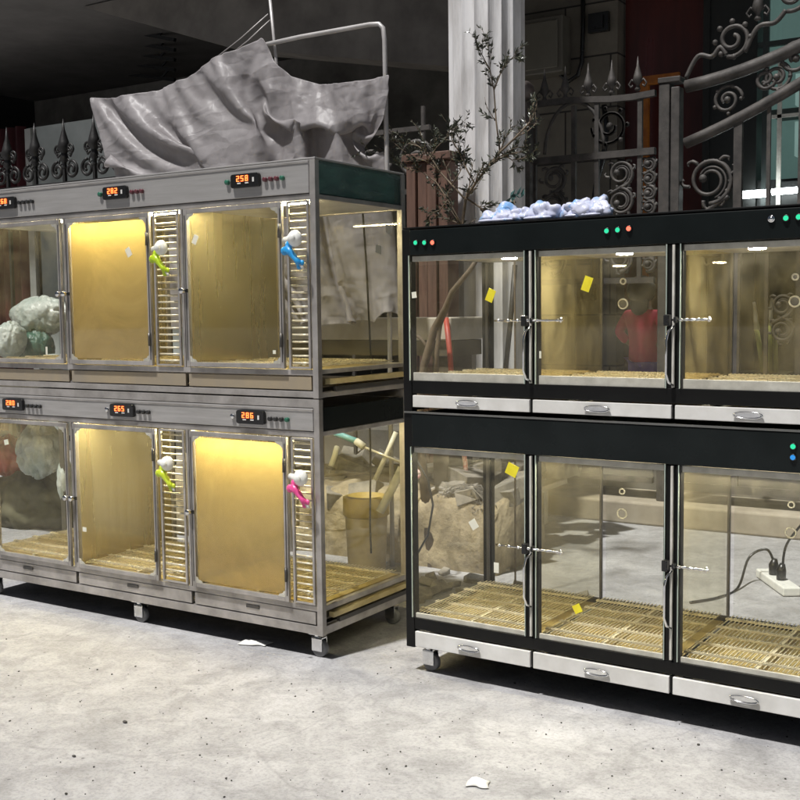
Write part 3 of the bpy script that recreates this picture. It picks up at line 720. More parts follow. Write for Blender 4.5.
# building behind
WALL=mat('dark_stone_blocks',(.085,.078,.065),(.05,.045,.038),3,.75,0,.3)
def brickmat():
    m,nt,out=newmat('dark_block_wall'); b=nt.nodes.new('ShaderNodeBsdfPrincipled'); nt.links.new(b.outputs[0],out.inputs[0])
    v=coords(nt); sep=nt.nodes.new('ShaderNodeSeparateXYZ'); nt.links.new(v,sep.inputs[0]); cmb=nt.nodes.new('ShaderNodeCombineXYZ')
    nt.links.new(sep.outputs[0],cmb.inputs[0]); nt.links.new(sep.outputs[2],cmb.inputs[1])
    br_=nt.nodes.new('ShaderNodeTexBrick'); nt.links.new(cmb.outputs[0],br_.inputs['Vector']); br_.inputs['Scale'].default_value=1
    br_.inputs['Brick Width'].default_value=.62; br_.inputs['Row Height'].default_value=.33; br_.inputs['Mortar Size'].default_value=.006
    br_.inputs['Color1'].default_value=(.20,.18,.145,1); br_.inputs['Color2'].default_value=(.15,.137,.112,1); br_.inputs['Mortar'].default_value=(.02,.018,.015,1)
    n=ramp(nt,nz(nt,v,5,8),[(.3,.65),(.7,1.1)]); x=nt.nodes.new('ShaderNodeMix'); x.data_type='RGBA'; x.blend_type='MULTIPLY'; x.inputs[0].default_value=1
    nt.links.new(br_.outputs[0],x.inputs['A']); nt.links.new(n,x.inputs['B']); nt.links.new(x.outputs['Result'],b.inputs['Base Color']); b.inputs['Roughness'].default_value=.7
    return m
bl=empty('building',(0,4.0,0)); tag(bl,'dark stone block building with doorway and lit shop window behind the gate','building')
s_=MB(); s_.box(-1.75,-.575,0,.2,.28,3.27); s_.build('wall',brickmat(),bl)
s_=MB(); s_.box(-.575,5.8,0,.2,3.2,3.27); s_.build('wall',WALL,bl)
DR=mat('dark_red_door',(.10,.018,.014),(.05,.010,.008),3,.35,0,.1,stretch=(3,1,.4))
s_=MB(); s_.box(-.56,-.02,.10,.15,.285,3.19); s_.build('door',DR,bl)
OR=mat('orange_glow_frame',(.50,.17,.015),(.25,.07,.008),9,.4,0,.1)  # orange lamplight reflected on the frame, painted into its colour
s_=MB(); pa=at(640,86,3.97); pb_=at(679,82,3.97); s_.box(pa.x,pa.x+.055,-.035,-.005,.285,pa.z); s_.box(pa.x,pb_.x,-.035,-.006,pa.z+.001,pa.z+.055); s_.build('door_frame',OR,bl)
# dark recess, shop window
DK=mat('dark_jamb',(.012,.013,.012),(.006,.007,.006),4,.5)
s_=MB(); s_.box(.02,.30,-.02,.12,.285,3.19); s_.box(-.02,.02,-.03,.12,.285,3.19); s_.build('jamb',DK,bl)
TW=mat('self_lit_teal_wall',(.16,.24,.22),(.10,.15,.14),2,.6,0,0,emit=(.20,.34,.31),estr=.20)  # shop light put into the wall as a faint glow of its own
TWb=mat('self_lit_pale_goods',(.22,.32,.3),(.15,.22,.2),2,.6,0,0,emit=(.30,.46,.42),estr=.38)  # goods glow faintly too, shop light put into their colour
s_=MB(); s_.box(.30,5.8,.55,.60,.285,3.19); s_.build('shop_back_wall',TW,bl)
s_=MB(); s_.box(.26,.298,.121,.60,.285,3.19); s_.build('shop_side_wall',TW,bl)
s_=MB()
s_.box(.30,6,.30,.545,2.20,2.235); s_.box(.30,6,.30,.545,1.30,1.335); s_.box(.95,2.4,.40,.545,1.92,2.19); s_.build('shelf',DK if False else mat('shelf_grey',(.06,.07,.065),None,4,.6),bl)
s_=MB(); s_.box(.42,.56,.42,.50,1.96,2.17); s_.box(.42,.56,.42,.50,2.27,2.46); s_.box(.95,1.5,.36,.399,1.98,2.16); s_.box(.62,.80,.42,.50,2.0,2.1); s_.build('shelf_goods',TWb,bl)
s_=MB(); s_.box(.30,6,.02,.50,.285,1.78); s_.box(.45,1.8,-.02,.018,1.42,1.76); s_.build('counter',DK,bl)
s_=MB()
for x in (.345,.60,.90,1.25,1.7): s_.box(x-.016,x+.016,-.01,.02,1.0,3.18)
s_.box(.30,6,-.012,.018,2.55,2.58); s_.build('window_frame',mat('window_iron',(.03,.04,.038),None,5,.5),bl)
s_=MB(); s_.box(.42,.445,-.025,-.013,1.62,2.45); s_.box(.38,.60,-.025,-.013,2.13,2.15); s_.build('glazing_bar',WRAIL,bl)
lp=empty('counter_lamp',(0,0,0)); tag(lp,'glaring white lamp tube glowing on the counter behind the gate','lamp')
pa=at(742,195,3.9); pb_=at(768,193,3.9)
s_=MB(); s_.tube([pa,pb_],.022,10); s_.tube([at(772,192,3.9),at(797,190,3.9)],.018,10); s_.build('tube',emis('lamp_white',(.9,1,1),22),lp)
s_=MB(); s_.tube([at(736,195,3.92),at(800,190,3.92)],.010,8); s_.box(pb_.x-.02,pb_.x+.02,3.90,3.94,1.72,pb_.z-.01); s_.build('holder',CHROME,lp)
# utility box + cable on wall
ub=empty('utility_box',(0,0,0)); tag(ub,'dark grey meter box fixed high on the stone wall behind the column','box')
a=at(527,19,3.85); c=at(562,71,3.85)
s_=MB(); s_.box(a.x-.12,c.x,3.86,3.998,c.z,a.z); s_.build('case',mat('box_grey',(.15,.14,.115),None,4,.5,0,.1),ub,.01)
s_=MB(); s_.box(a.x-.10,c.x-.03,3.848,3.859,c.z+.03,a.z-.03); s_.build('lid',mat('box_lid_grey',(.17,.16,.13),None,4,.5,0,.1),ub,.006)
s_=MB(); s_.tube([at(583,-30,3.97),at(583,30,3.97),at(582,62,3.97),at(578,75,3.96),at(568,82,3.96),at(560,74,3.97),at(558,66,3.98)],.014,8)
tag(s_.build('cable',PLBLACK),'thick black cable looping down the stone wall beside the meter box','cable')
s_=MB(); a=at(588,14,3.96); c=at(608,30,3.96); s_.box(a.x,c.x,3.96,3.997,c.z,a.z); s_.box(a.x+.03,c.x-.03,3.945,3.959,c.z+.02,a.z-.02); tag(s_.build('junction_box',PLBLACK),'small black junction box high on the stone wall near the doorway','box')
s_=MB(); pts=[at(604,105,3.6),at(607,130,3.6),at(603,160,3.6),at(596,185,3.6),at(592,215,3.6),at(594,300,3.6)]; s_.tube(pts,.016,8)
tag(s_.build('hose',PLBLACK),'black hose hanging down behind the spiked fence panel','hose')

# facade above the tarp + canopy
CAN=mat('grey_brown_concrete',(.19,.175,.155),(.11,.10,.09),3,.8,0,.2)  # grey-brown concrete, mottled at random
fc=empty('shed',(0,0,0)); tag(fc,'dark open shed with a steel truss roof behind the tarp','shed')
s_=MB(); s_.box(-7.5,-1.76,5.2,5.35,.28,3.27); s_.build('rear_wall',mat('mottled_grey_wall',(.24,.23,.21),(.12,.115,.105),3,.8),fc)  # grey wall with random mottling
s_=MB(); a=at(232,48,3.0); b2=at(452,-12,3.0)
s_.prism([(a.x,a.z),(b2.x,b2.z-.45),(b2.x,3.27),(a.x-1.4,3.27)],3.0,3.25); s_.build('fascia',CAN,fc)
s_=MB(); s_.box(-8,6,2.42,9,3.28,3.36); s_.build('roof',mat('shading_roof_sheet',(.16,.15,.14),None,3,.8),fc)  # shed roof, its unseen forward stretch added to shade the building wall
s_=MB(); s_.box(-7.6,-7.5,3,9,0,3.27); s_.build('side_wall',mat('shading_roof_sheet3',(.02,.02,.02),None,3,.8),fc); s_=MB(); s_.box(5.9,6,3,9,0,3.27); s_.build('side_wall',mat('shading_roof_sheet2',(.02,.02,.02),None,3,.8),fc)
TR=mat('truss_steel',(.012,.013,.014),None,8,.5,.2)
for k in range(5):
    t=MB(); y=3.9+.25*k
    p0=at(-10+k*8,5+k*14,y); p1=at(175,40+k*10,y); t.tube([p0,p1],.020,4)
    for j in range(6):
        q=p0.lerp(p1,(j+.5)/6); t.tube([q,q+V(.22,.05,.20)],.012,4)
    t.build('truss',TR,fc)
# a dim lamp deep inside
lp=empty('hanging_lamp',(0,0,0)); tag(lp,'dim warm lamp glinting in the dark under the shed roof','lamp')
s_=MB(); s_.ball(at(222,22,5.0),.035,10,(2,1,.6)); s_.build('bulb',emis('dim_warm',(1,.6,.35),1.2),lp)
s_=MB(); s_.tube([at(222,20,5.0),at(222,-40,5.0)],.006,6); s_.build('flex',PLBLACK,lp)
s_=MB(); s_.ball(at(187,3,4.6),.03,10,(.8,1,1.3)); tag(s_.build('lamp_glint_blob',PAPER),'tiny pale blob standing in for a lamp glint high under the roof at the top edge','glint')  # pale ball stands in for a faint lamp glint

# pipe frame
PIPE=mat('pale_pipe',(.55,.53,.52),(.4,.38,.37),9,.45,.2,.1)
pf=empty('pipe_frame',(0,0,0)); tag(pf,'bent pale metal pipe frame holding up the plastic sheet','pipe frame')
s_=MB(); Y=1.22
s_.tube([at(255,47,Y),at(300,37,Y),at(370,24.5,Y),at(379,24,Y),at(383,28,Y),at(384.5,40,Y),at(386,120,Y),at(388,200,Y),V(at(388,200,Y).x,Y,GZ)],.010,8); s_.build('bent_pipe',PIPE,pf)
s_=MB(); s_.tube([at(269,-10,Y+.02),at(275,50,Y+.02),at(279,90,Y+.02),V(at(279,90,Y).x,Y+.02,GZ)],.007,8); s_.build('upright',PIPE,pf)
for (a_,b_) in (((213,60),(268,14)),((226,58),(270,20))):
    s_=MB(); s_.tube([at(a_[0],a_[1],1.2),at((a_[0]+b_[0])/2,(a_[1]+b_[1])/2+1.5,1.22),at(b_[0],b_[1],1.24)],.0025,5); s_.build('guy_string',PIPE,pf)
# tarp
TARP,nt,out=newmat('clear_grey_sheet')
pb2=nt.nodes.new('ShaderNodeBsdfPrincipled'); v=coords(nt)
nt.links.new(ramp(nt,nz(nt,v,2.5,8,.65,1),[(.3,(.46,.43,.44)),(.7,(.66,.63,.64))]),pb2.inputs['Base Color']); pb2.inputs['Roughness'].default_value=.42; pb2.inputs['Specular IOR Level'].default_value=.5
tlb=nt.nodes.new('ShaderNodeBsdfTranslucent'); tlb.inputs[0].default_value=(.4,.37,.36,1)
mxs=nt.nodes.new('ShaderNodeMixShader'); mxs.inputs[0].default_value=.5; nt.links.new(pb2.outputs[0],mxs.inputs[1]); nt.links.new(tlb.outputs[0],mxs.inputs[2])
trb=nt.nodes.new('ShaderNodeBsdfTransparent'); mx3=nt.nodes.new('ShaderNodeMixShader')
mr3=nt.nodes.new('ShaderNodeMapRange'); nt.links.new(nz(nt,v,4,6,.6),mr3.inputs[0]); mr3.inputs['From Min'].default_value=.35; mr3.inputs['From Max'].default_value=.65; mr3.inputs['To Min'].default_value=.10; mr3.inputs['To Max'].default_value=.38
nt.links.new(mr3.outputs[0],mx3.inputs[0]); nt.links.new(mxs.outputs[0],mx3.inputs[1]); nt.links.new(trb.outputs[0],mx3.inputs[2]); nt.links.new(mx3.outputs[0],out.inputs[0])
bw=nt.nodes.new('ShaderNodeBump'); bw.inputs['Strength'].default_value=.75; bw.inputs['Distance'].default_value=.010
def creases(sc_,stretch):
    cv=coords(nt,stretch); wn=nt.nodes.new('ShaderNodeTexNoise'); wn.inputs['Scale'].default_value=2.2; wn.inputs['Detail'].default_value=3; nt.links.new(cv,wn.inputs['Vector'])
    am=nt.nodes.new('ShaderNodeMix'); am.data_type='RGBA'; am.blend_type='ADD'; am.inputs[0].default_value=.55; nt.links.new(cv,am.inputs['A']); nt.links.new(wn.outputs['Color'],am.inputs['B'])
    vo_=nt.nodes.new('ShaderNodeTexVoronoi'); vo_.feature='F1'; vo_.distance='MANHATTAN'; vo_.inputs['Scale'].default_value=sc_; nt.links.new(am.outputs['Result'],vo_.inputs['Vector']); return vo_.outputs['Distance']
c_a=creases(4.5,(1,1,2.0)); c_b=creases(10,(1.6,1,1)); ma=nt.nodes.new('ShaderNodeMath'); ma.operation='MULTIPLY_ADD'; ma.inputs[1].default_value=.35; nt.links.new(c_b,ma.inputs[0]); nt.links.new(c_a,ma.inputs[2]); nt.links.new(ma.outputs[0],bw.inputs['Height']); nt.links.new(bw.outputs[0],pb2.inputs['Normal'])
import numpy as np
def drape(pins, nx, ny, height, slack, steps, seed, ybase):
    """small mass-spring cloth hung from pins (u along the top edge, v down; world point) and let go"""
    rs=np.random.RandomState(seed)
    us=np.linspace(0,1,nx+1); top=[p for p in pins if p[1]==0]; top.sort()
    X=np.interp(us,[p[0] for p in top],[p[2].x for p in top]); Z=np.interp(us,[p[0] for p in top],[p[2].z for p in top])
    P=np.zeros((ny+1,nx+1,3)); zb=.98
    for j_ in range(ny+1):
        t=j_/ny; P[j_,:,0]=X; P[j_,:,2]=Z*(1-t)+zb*t; P[j_,:,1]=ybase
    yy_,xx_=np.mgrid[0:ny+1,0:nx+1]
    P[:,:,1]+= .016*np.sin(xx_*.20-yy_*.34+np.sin(xx_*.05)*2)+.010*np.sin(xx_*.33-yy_*.15+1)+.004*rs.randn(ny+1,nx+1)
    def rest(a,b): return np.linalg.norm(P[a]-P[b],axis=-1)
    sl=np.s_
    con=[]
    for (a,b,w) in ((sl[:,:-1],sl[:,1:],1.0),(sl[:-1,:],sl[1:,:],1.0),(sl[:-1,:-1],sl[1:,1:],.35),(sl[1:,:-1],sl[:-1,1:],.35),(sl[:,:-2],sl[:,2:],.10),(sl[:-2,:],sl[2:,:],.10)):
        con.append((a,b,rest(a,b)*slack,w))
    pin=[(int(round(v_*ny)),int(round(u*nx)),np.array(p)) for u,v_,p in pins]
    Q=P.copy()
    for i_ in range(nx+1): pin.append((0,i_,P[0,i_].copy()+np.array((0,.004*math.sin(i_*1.3)+.006*math.sin(i_*.31),0))))
    g_=np.array((0,-.00002,-.00009))
    for st in range(steps):
        D=(P-Q)*.975; Q=P.copy(); P=P+D+g_
        for it in range(12):
            acc=np.zeros_like(P); cnt=np.zeros(P.shape[:2])+1e-9
            for a,b,L0,w in con:
                d=P[b]-P[a]; l=np.linalg.norm(d,axis=-1); c=((l-L0)/np.maximum(l,1e-6)*.5*w)[...,None]*d
                acc[a]+=c; acc[b]-=c; cnt[a]+=w; cnt[b]+=w
            P=P+acc/np.maximum(cnt,1)[...,None]*1.5
            P[:,:,1]=np.clip(P[:,:,1],ybase-.16,ybase+.20)
            for j_,i_,p in pin: P[j_,i_]=p
    for it in range(1):
        S=P.copy(); S[1:-1,1:-1]=.5*P[1:-1,1:-1]+.125*(P[:-2,1:-1]+P[2:,1:-1]+P[1:-1,:-2]+P[1:-1,2:]); P=S
    return P
YT=1.20
def tp(px,py,dy=0): p=at(px,py,YT+dy); return V(p.x,YT+dy,p.z)
pins=[(0,0,tp(88,97)),(.10,0,tp(118,98)),(.22,0,tp(155,90)),(.34,0,tp(190,76)),(.42,0,tp(214,59)),(.50,0,tp(240,50)),(.56,0,tp(262,36)),(.60,0,tp(274,62)),(.64,0,tp(290,76)),(.73,0,tp(318,84)),(.82,0,tp(345,83)),(.92,0,tp(370,80)),(1,0,tp(387,74)),
      (0,1,V(tp(135,175).x,YT,.96)),(.12,1,V(tp(205,175).x,YT,.97)),(.30,1,V(tp(262,175).x,YT+.05,.96)),(.50,1,V(tp(318,300).x,YT-.03,.96)),(.70,1,V(tp(352,300).x,YT+.03,.97)),(.85,1,V(tp(378,300).x,YT-.03,.98)),(1,1,V(tp(400,300).x,YT+.03,.98)),(1,.5,tp(384,150,.02)),(.0,.40,tp(108,150,.0)),(.30,.42,tp(215,150,-.05)),(.64,.30,tp(297,118,-.09)),(.60,.30,tp(284,122,.05)),(.69,.30,tp(312,124,.05)),(.80,.30,tp(336,124,-.04)),(.88,.28,tp(357,118,.05)),(.50,.30,tp(258,124,-.05))]
Pc=drape(pins,110,64,1,1.035,260,4,YT)
tb=MB(); vs=[tuple(map(float,p)) for p in Pc.reshape(-1,3)]; fs=[]
nx,nzv=110,64
for j in range(nzv):
    for i in range(nx):
        k=j*(nx+1)+i; fs.append((k,k+1,k+nx+2,k+nx+1))
tb.add(vs,fs,True); o=tb.build('plastic_sheet',TARP); md_=o.modifiers.new('s','SUBSURF'); md_.levels=md_.render_levels=2; o.modifiers.new('t','SOLIDIFY').thickness=.001
tag(o,'large wrinkled grey plastic sheet draped behind the silver cage','tarp')

# low wall behind the side of the silver cage, beam on it
OCH=mat('ochre_rough_wall',(.44,.37,.24),(.18,.145,.09),9,.85,0,.6,20,bdist=.02)
lw_=empty('low_wall',(0,0,0)); tag(lw_,'low rough ochre wall behind the gap between the two cages','wall')
s_=MB(); 
nu,nw=160,10; P=[]
prof=[(1.28,GZ),(1.265,-.02),(1.275,.05),(1.26,.12),(1.285,.19),(1.31,.225),(1.4,.235),(1.5,.23),(1.62,.225),(1.75,.20),(1.76,GZ)]
for a_ in range(nu+1):
    x=-2.2+2.16*a_/nu
    for b_,(yy_,zz_) in enumerate(prof):
        q=noise.noise_vector(V(x*6,yy_*6,zz_*9))+.7*noise.noise_vector(V(x*17,yy_*17,zz_*22)); amp=.035 if b_ not in (0,len(prof)-1) else .012
        P.append((x+q.x*amp,yy_+q.y*amp,max(GZ,zz_+q.z*amp*(1 if 0<b_<len(prof)-1 else 0))))
m_=len(prof); s_.add(P,[(a_*m_+b_,(a_+1)*m_+b_,(a_+1)*m_+b_+1,a_*m_+b_+1) for a_ in range(nu) for b_ in range(m_-1)]+[tuple(range(m_)),tuple(nu*m_+k for k in range(m_-1,-1,-1))],True)
s_.build('masonry',OCH,lw_)
# ledge with pale top, seen through upper cell
ld=empty('bench',(0,0,0)); tag(ld,'pale long bench slab behind the upper tier of the silver cage','bench')
BEI=mat('pale_slab',(.60,.55,.46),(.42,.38,.30),5,.7,0,.15)
s_=MB(); s_.box(-1.9,-.33,1.42,1.72,.90,1.0); s_.build('slab',BEI,ld,.006)
s_=MB(); s_.box(-1.9,-.33,1.44,1.70,.83,.898); s_.build('apron',mat('dark_apron',(.12,.1,.06),None,6,.7),ld)
for x in (-1.8,-.45): s_=MB(); s_.box(x,x+.08,1.46,1.68,.222,.829); s_.build('leg',mat('leg_dark',(.10,.08,.05),None,6,.7),ld)
# rubble heap on and behind the low wall
RB=mat('rubble_grey',(.34,.31,.26),(.13,.12,.10),9,.85,0,.5,30,bdist=.01)
def chunk(mb,c,sx,sy,sz,rot,seed):
    rg=random.Random(seed); vs=[]
    R=Matrix.Rotation(rot,3,'Z')@Matrix.Rotation(rg.uniform(-.5,.5),3,'X')@Matrix.Rotation(rg.uniform(-.4,.4),3,'Y')
    for x in (-1,1):
        for y in (-1,1):
            for z in (-1,1): vs.append(R@V(x*sx*rg.uniform(.7,1.1),y*sy*rg.uniform(.7,1.1),z*sz*rg.uniform(.7,1.15))+Vector(c))
    mb.add(vs,[(0,1,3,2),(4,6,7,5),(0,4,5,1),(2,3,7,6),(0,2,6,4),(1,5,7,3)])
rb=MB(); rg=random.Random(11)
for i in range(260):
    x=rg.uniform(-1.5,-.05); y=rg.uniform(1.35,2.3); h=.22+.28*math.exp(-((x+.15)**2)/.25)*(y-1.2)*.8
    s=rg.choice((.02,.03,.04,.05,.075)); chunk(rb,(x,y,max(GZ,h*rg.uniform(.6,1.0))),s*1.5,s,s*.6,rg.uniform(0,3),i)
for i in range(60):
    x=rg.uniform(-.7,.5); y=rg.uniform(.75,1.28); s=rg.choice((.012,.02,.03)); 
    if y<1.2: chunk(rb,(x,y,GZ+s*.4),s*1.3,s,s*.6,rg.uniform(0,3),i+900)
o=rb.build('rubble',RB,None,.004); tag(o,'heap of broken concrete and debris behind the gap between the cages','rubble',kind='stuff')
PLK=mat('grey_plank',(.50,.47,.41),(.30,.27,.22),6,.8,0,.3,stretch=(1,6,6))
def plank(p,q,w,t,label,name='plank',m=PLK,cat='plank',group='planks on the rubble'):
    p=Vector(p); q=Vector(q); d=(q-p); L=d.length; b=MB(); b.box(0,L,-w/2,w/2,-t/2,t/2); o=b.build(name,m,None,.003)
    X=d.normalized(); Y=V(0,0,1).cross(X).normalized(); Z=X.cross(Y); MM=Matrix((X,Y,Z)).transposed().to_4x4(); MM.translation=p; o.matrix_world=MM; tag(o,label,cat,group); return o
plank(at(418,470,1.5),at(520,455,2.0),.10,.03,'upper grey plank lying across the rubble heap')
plank(at(412,498,1.4),at(470,478,1.5),.07,.03,'short pale plank on the rubble edge behind the black cage corner')
plank(at(470,510,1.45),at(560,480,2.1),.09,.025,'grey plank slanting back over the rubble to the column foot')
plank(gnd(495,572),V(gnd(540,500).x,2.3,.16),.13,.02,'long whitish board leaning down to the ground behind the left lower cell')
# wire netting bundle
nb=MB(); rg=random.Random(5); c0=at(465,500,1.33)
for i in range(34):
    a=rg.uniform(0,6.28); r=rg.uniform(.03,.12); pts=[c0+V(r*math.cos(a+k*.7)*1.3+rg.uniform(-.02,.02),rg.uniform(-.03,.05),r*math.sin(a+k*.7)*.6+rg.uniform(-.02,.02)) for k in range(7)]
    nb.tube(pts,.0016,4)
tag(nb.build('wire_tangle',mat('dull_wire',(.35,.33,.3),None,9,.5,.5,0)),'tangle of thin grey wire on top of the ochre wall','wire')
# bucket and tape, sticks
bk=empty('bucket',(0,0,0)); p=at(362,500,1.05); bk.location=(p.x,1.08,GZ); tag(bk,'round tub with a yellow rim standing behind the silver cage','bucket')
s_=MB(); s_.lathe([(.075,0),(.080,.01),(.092,.27),(.095,.285),(.088,.285),(.074,.02)],(0,0,0),24); s_.build('body',mat('tan_tub',(.48,.40,.26),(.34,.27,.16),8,.6),bk)
s_=MB(); s_.lathe([(.0935,.245),(.099,.25),(.099,.325),(.080,.332),(.079,.29)],(0,0,0),24); s_.build('rim',mat('yellow_rim',(.48,.36,.09),(.34,.24,.06),8,.5),bk)
def stick(p,q,r,m,label,name='stick',cat='stick',group=None):
    b=MB(); b.tube([p,Vector(p).lerp(Vector(q),.5)+V(.004,0,.004),q],r,8); o=b.build(name,m); tag(o,label,cat,group); return o
WST=mat('white_stick',(.75,.72,.6),(.6,.56,.42),20,.5)
br_=empty('brush',(0,0,0)); tag(br_,'brush with a teal and white handle leaning behind the lower end glass','brush')
s_=MB(); s_.tube([at(335,433,.95),at(356,441,.95)],.013,8); s_.build('handle_grip',mat('teal_grip',(.20,.48,.50),None,20,.4),br_)
s_=MB(); s_.tube([at(356,441,.95),at(364,447,.95)],.015,8); s_.tube([at(328,430,.95),at(335,433,.95)],.011,8); s_.build('ferrule',WST,br_)
s_=MB(); s_.tube([at(364,447,.95),at(400,462,.97)],.005,8); s_.build('shaft',WIRE,br_)
stick(at(375,480,.95),at(396,432,1.0),.010,WST,'short pale stick crossing behind the brush handle')
stick(at(380,512,.90),at(402,468,.95),.018,WST,'thick cream stick leaning at the rear of the lower end glass')
stick(at(331,466,.9),at(337,447,.95),.012,WST,'stubby white stick just inside the near edge of the lower end glass')
stick(at(452,388,1.35),at(446,318,1.4),.012,mat('red_stick',(.50,.08,.05),(.35,.06,.04),20,.5),'red brown stick standing upright behind the leftmost upper black cell')
stick(at(467,487,1.5),at(462,440,1.52),.011,mat('red_white_stick',(.60,.15,.12),(.75,.6,.55),60,.5),'red speckled marker stick standing in the rubble')
stick(at(505,375,1.9),at(515,265,1.95),.012,mat('dark_stick',(.05,.045,.04),None,20,.5),'thin dark rod leaning against the fluted column')
stick(at(483.5,440,1.6),at(484,262,1.62),.009,mat('dark_pole',(.08,.075,.065),None,20,.5),'slim dark upright pole in front of the fluted column')
stick(at(401,462,1.2),at(413,436,1.25),.008,PIPE,'thin grey rod with a looped end by the black cage corner')
# bent wire hoop and pliers
s_=MB(); s_.tube([at(414,455,1.1),at(428,480,1.1),at(433,505,1.1),at(428,535,1.1),at(415,558,1.1),at(408,566,1.1)],.005,6); tag(s_.build('wire_hoop',LI),'thin dark wire hoop bowing behind the lower left black cell','wire')
s_=MB(); s_.tube(spiral(at(416,474,1.0).x,at(416,474,1.0).z,.017,.017,0,1,1.0,16),.006,6); s_.tube(spiral(at(413,486,1.0).x,at(413,486,1.0).z,.014,.014,0,1,1.0,16),.006,6); s_.tube([at(413,486,1.0),at(410,500,1.0)],.006,6)
tag(s_.build('scissors',mat('pink_handle',(.75,.35,.42),(.8,.7,.7),60,.4)),'pink and white scissor handles hooked on the wire behind the cage corner','scissors')
# cables down the side glass
s_=MB(); X=.012
def sd(px,py):
    d=fwd+rt*((px-400)/F)-up*((py-400)/F); return CAM+d*((X-CAM.x)/d.x)
s_.tube([V(-.2,DL+.03,1.40),V(-.2,DL+.05,1.2),V(-.19,DL+.05,.95),V(-.18,DL+.04,.86),V(-.19,DL+.04,.70),V(-.20,DL+.06,.50),V(-.20,DL+.05,.25),V(-.19,DL+.04,.14)],.004,6)
tag(s_.build('cable',PLBLACK),'thin black mains cable hanging down the rear of the silver cage','cable')

# white bags and heap behind far left
BAGW=mat('white_bag',(.60,.62,.58),(.34,.40,.36),9,.30,0,.9,16,bdist=.02)
BAGR=mat('red_bag',(.50,.09,.06),(.35,.05,.04),5,.4,0,.4,30,bdist=.01)
BAGG=mat('green_bag',(.04,.12,.08),(.02,.07,.045),5,.4,0,.9,16,bdist=.02)
def bag(c,r,sc3,m,label,seed,name='plastic_bag',cat='bag'):
    b=MB(); b.ball((0,0,0),r,72,sc3); 
    b.v=[tuple(Vector(p)*(1+.24*noise.noise(Vector(p)*7+V(seed,0,0))-.16*(1-2*abs(noise.noise(V(p[0]*24,p[1]*24,p[2]*6+seed))))**3-.07*(1-2*abs(noise.noise(V(p[0]*50+p[2]*30,p[1]*50,p[2]*22+seed))))**3)) for p in b.v]
    b.v=[(x*(1-.55*max(0,z/(r*sc3[2])-.45)),y*(1-.55*max(0,z/(r*sc3[2])-.45)),z) for x,y,z in b.v]
    o=b.build(name,m); o.location=c; tag(o,label,cat); return o
crm=mat('dark_cardboard',(.10,.085,.055),(.05,.045,.03),6,.8,0,.2)
cb=empty('storage_shelf',(-2.55,1.0,GZ)); tag(cb,'dark storage shelf stacked behind the far left end of the silver cage','shelf')
for z in (.74,): s_=MB(); s_.box(-.55,.55,-.3,.3,z,z+.03); s_.build('board',crm,cb)
for x in (-.53,.50):
    for y in (-.28,.25): s_=MB(); s_.box(x,x+.03,y,y+.03,0,.739); s_.build('leg',crm,cb)
bag(at(12,338,.80),.09,(1,.9,1.1),BAGW,'white plastic bag left of the green one seen through the upper left door',1.0)
bag(at(35,345,.95),.10,(1.3,.8,1.0),BAGG,'dark green plastic bag seen through the upper left door',3.0)
bag(at(42,315,1.0),.13,(1.5,.8,.8),BAGW,'long white plastic bag topmost behind the upper left door',4.0)
bag(at(52,362,.85),.07,(1.4,.8,.6),BAGW,'low crumpled white bag at the foot of the upper left door',6.0)
bag(at(8,455,1.1),.12,(1,.8,1.0),BAGR,'red plastic bag seen through the lower left door',7.0)
bag(at(40,448,1.0),.14,(1,.8,1.1),BAGW,'big pale bag hanging beside the red one behind the lower left door',8.0)
bag(at(66,480,.75),.05,(.8,.8,2.2),BAGW,'narrow white bag against the right edge of the lower left door',9.0)
bag(at(35,505,1.15),.25,(1.5,.9,.85),mat('olive_heap',(.16,.15,.085),(.07,.065,.035),6,.8,0,.4),'dark olive sack slumped on the floor behind the lower left door',12.0,'sack','sack')

# potted tools seen through right upper cell: bundle of green yellow stakes with white tips
bn=empty('stake_bundle',(0,0,0)); tag(bn,'bundle of yellow green flat stakes with white tips behind the right upper cell','stakes')
for k,(p,q) in enumerate((((763,372),(757,330)),((771,372),(769,326)),((776,372),(775,335)))):
    s_=MB(); s_.tube([at(*p,3.12),at(*q,3.12)],.028,8,True,.4); st=s_.build('stake',mat('green_stake',(.42,.46,.16),None,9,.6),bn)
    if k<2: s_=MB(); s_.tube([at(*q,3.12),at(q[0]-3+6*k,q[1]-28,3.12)],[.016,.008],8); s_.build('tip',WPL,bn)
s_=MB(); p=at(769,372,3.12); s_.box(p.x-.16,p.x+.10,3.08,3.24,.2795,p.z); s_.build('stand',crm,bn)

# power strip with plugs and cords
ps=empty('power_strip',(0,0,0)); tag(ps,'white power strip with two black plugs lying on the concrete behind the black cage','power strip')
a=gnd(764,577); b_=gnd(792,597); d=(b_-a); n_=V(-d.y,d.x,0).normalized()*.035
s_=MB(); zz=GZ+.002
P=[a-n_,b_-n_,b_+n_,a+n_]; s_.add([(p.x,p.y,zz) for p in P]+[(p.x,p.y,zz+.035) for p in P],[(3,2,1,0),(4,5,6,7),(0,1,5,4),(1,2,6,5),(2,3,7,6),(3,0,4,7)]); s_.build('body',WPL,ps,.006)
for t in (.35,.62):
    p=a.lerp(b_,t); s_=MB(); s_.tube([V(p.x,p.y,zz+.036),V(p.x,p.y,zz+.075),V(p.x+.005,p.y,zz+.10)],[.018,.020,.010],10); s_.build('plug',PLBLACK,ps)
p=a.lerp(b_,.35); s_=MB(); s_.tube(smooth([V(p.x,p.y,zz+.09),V(p.x-.03,p.y,zz+.135),V(p.x-.09,p.y-.03,zz+.10),gnd(738,590)+V(0,0,.010),gnd(718,599)+V(0,0,.006),gnd(690,604)+V(0,0,.006)]),.005,8)
tag(s_.build('cord',PLBLACK),'black cord curving left from the power strip plug','cord')
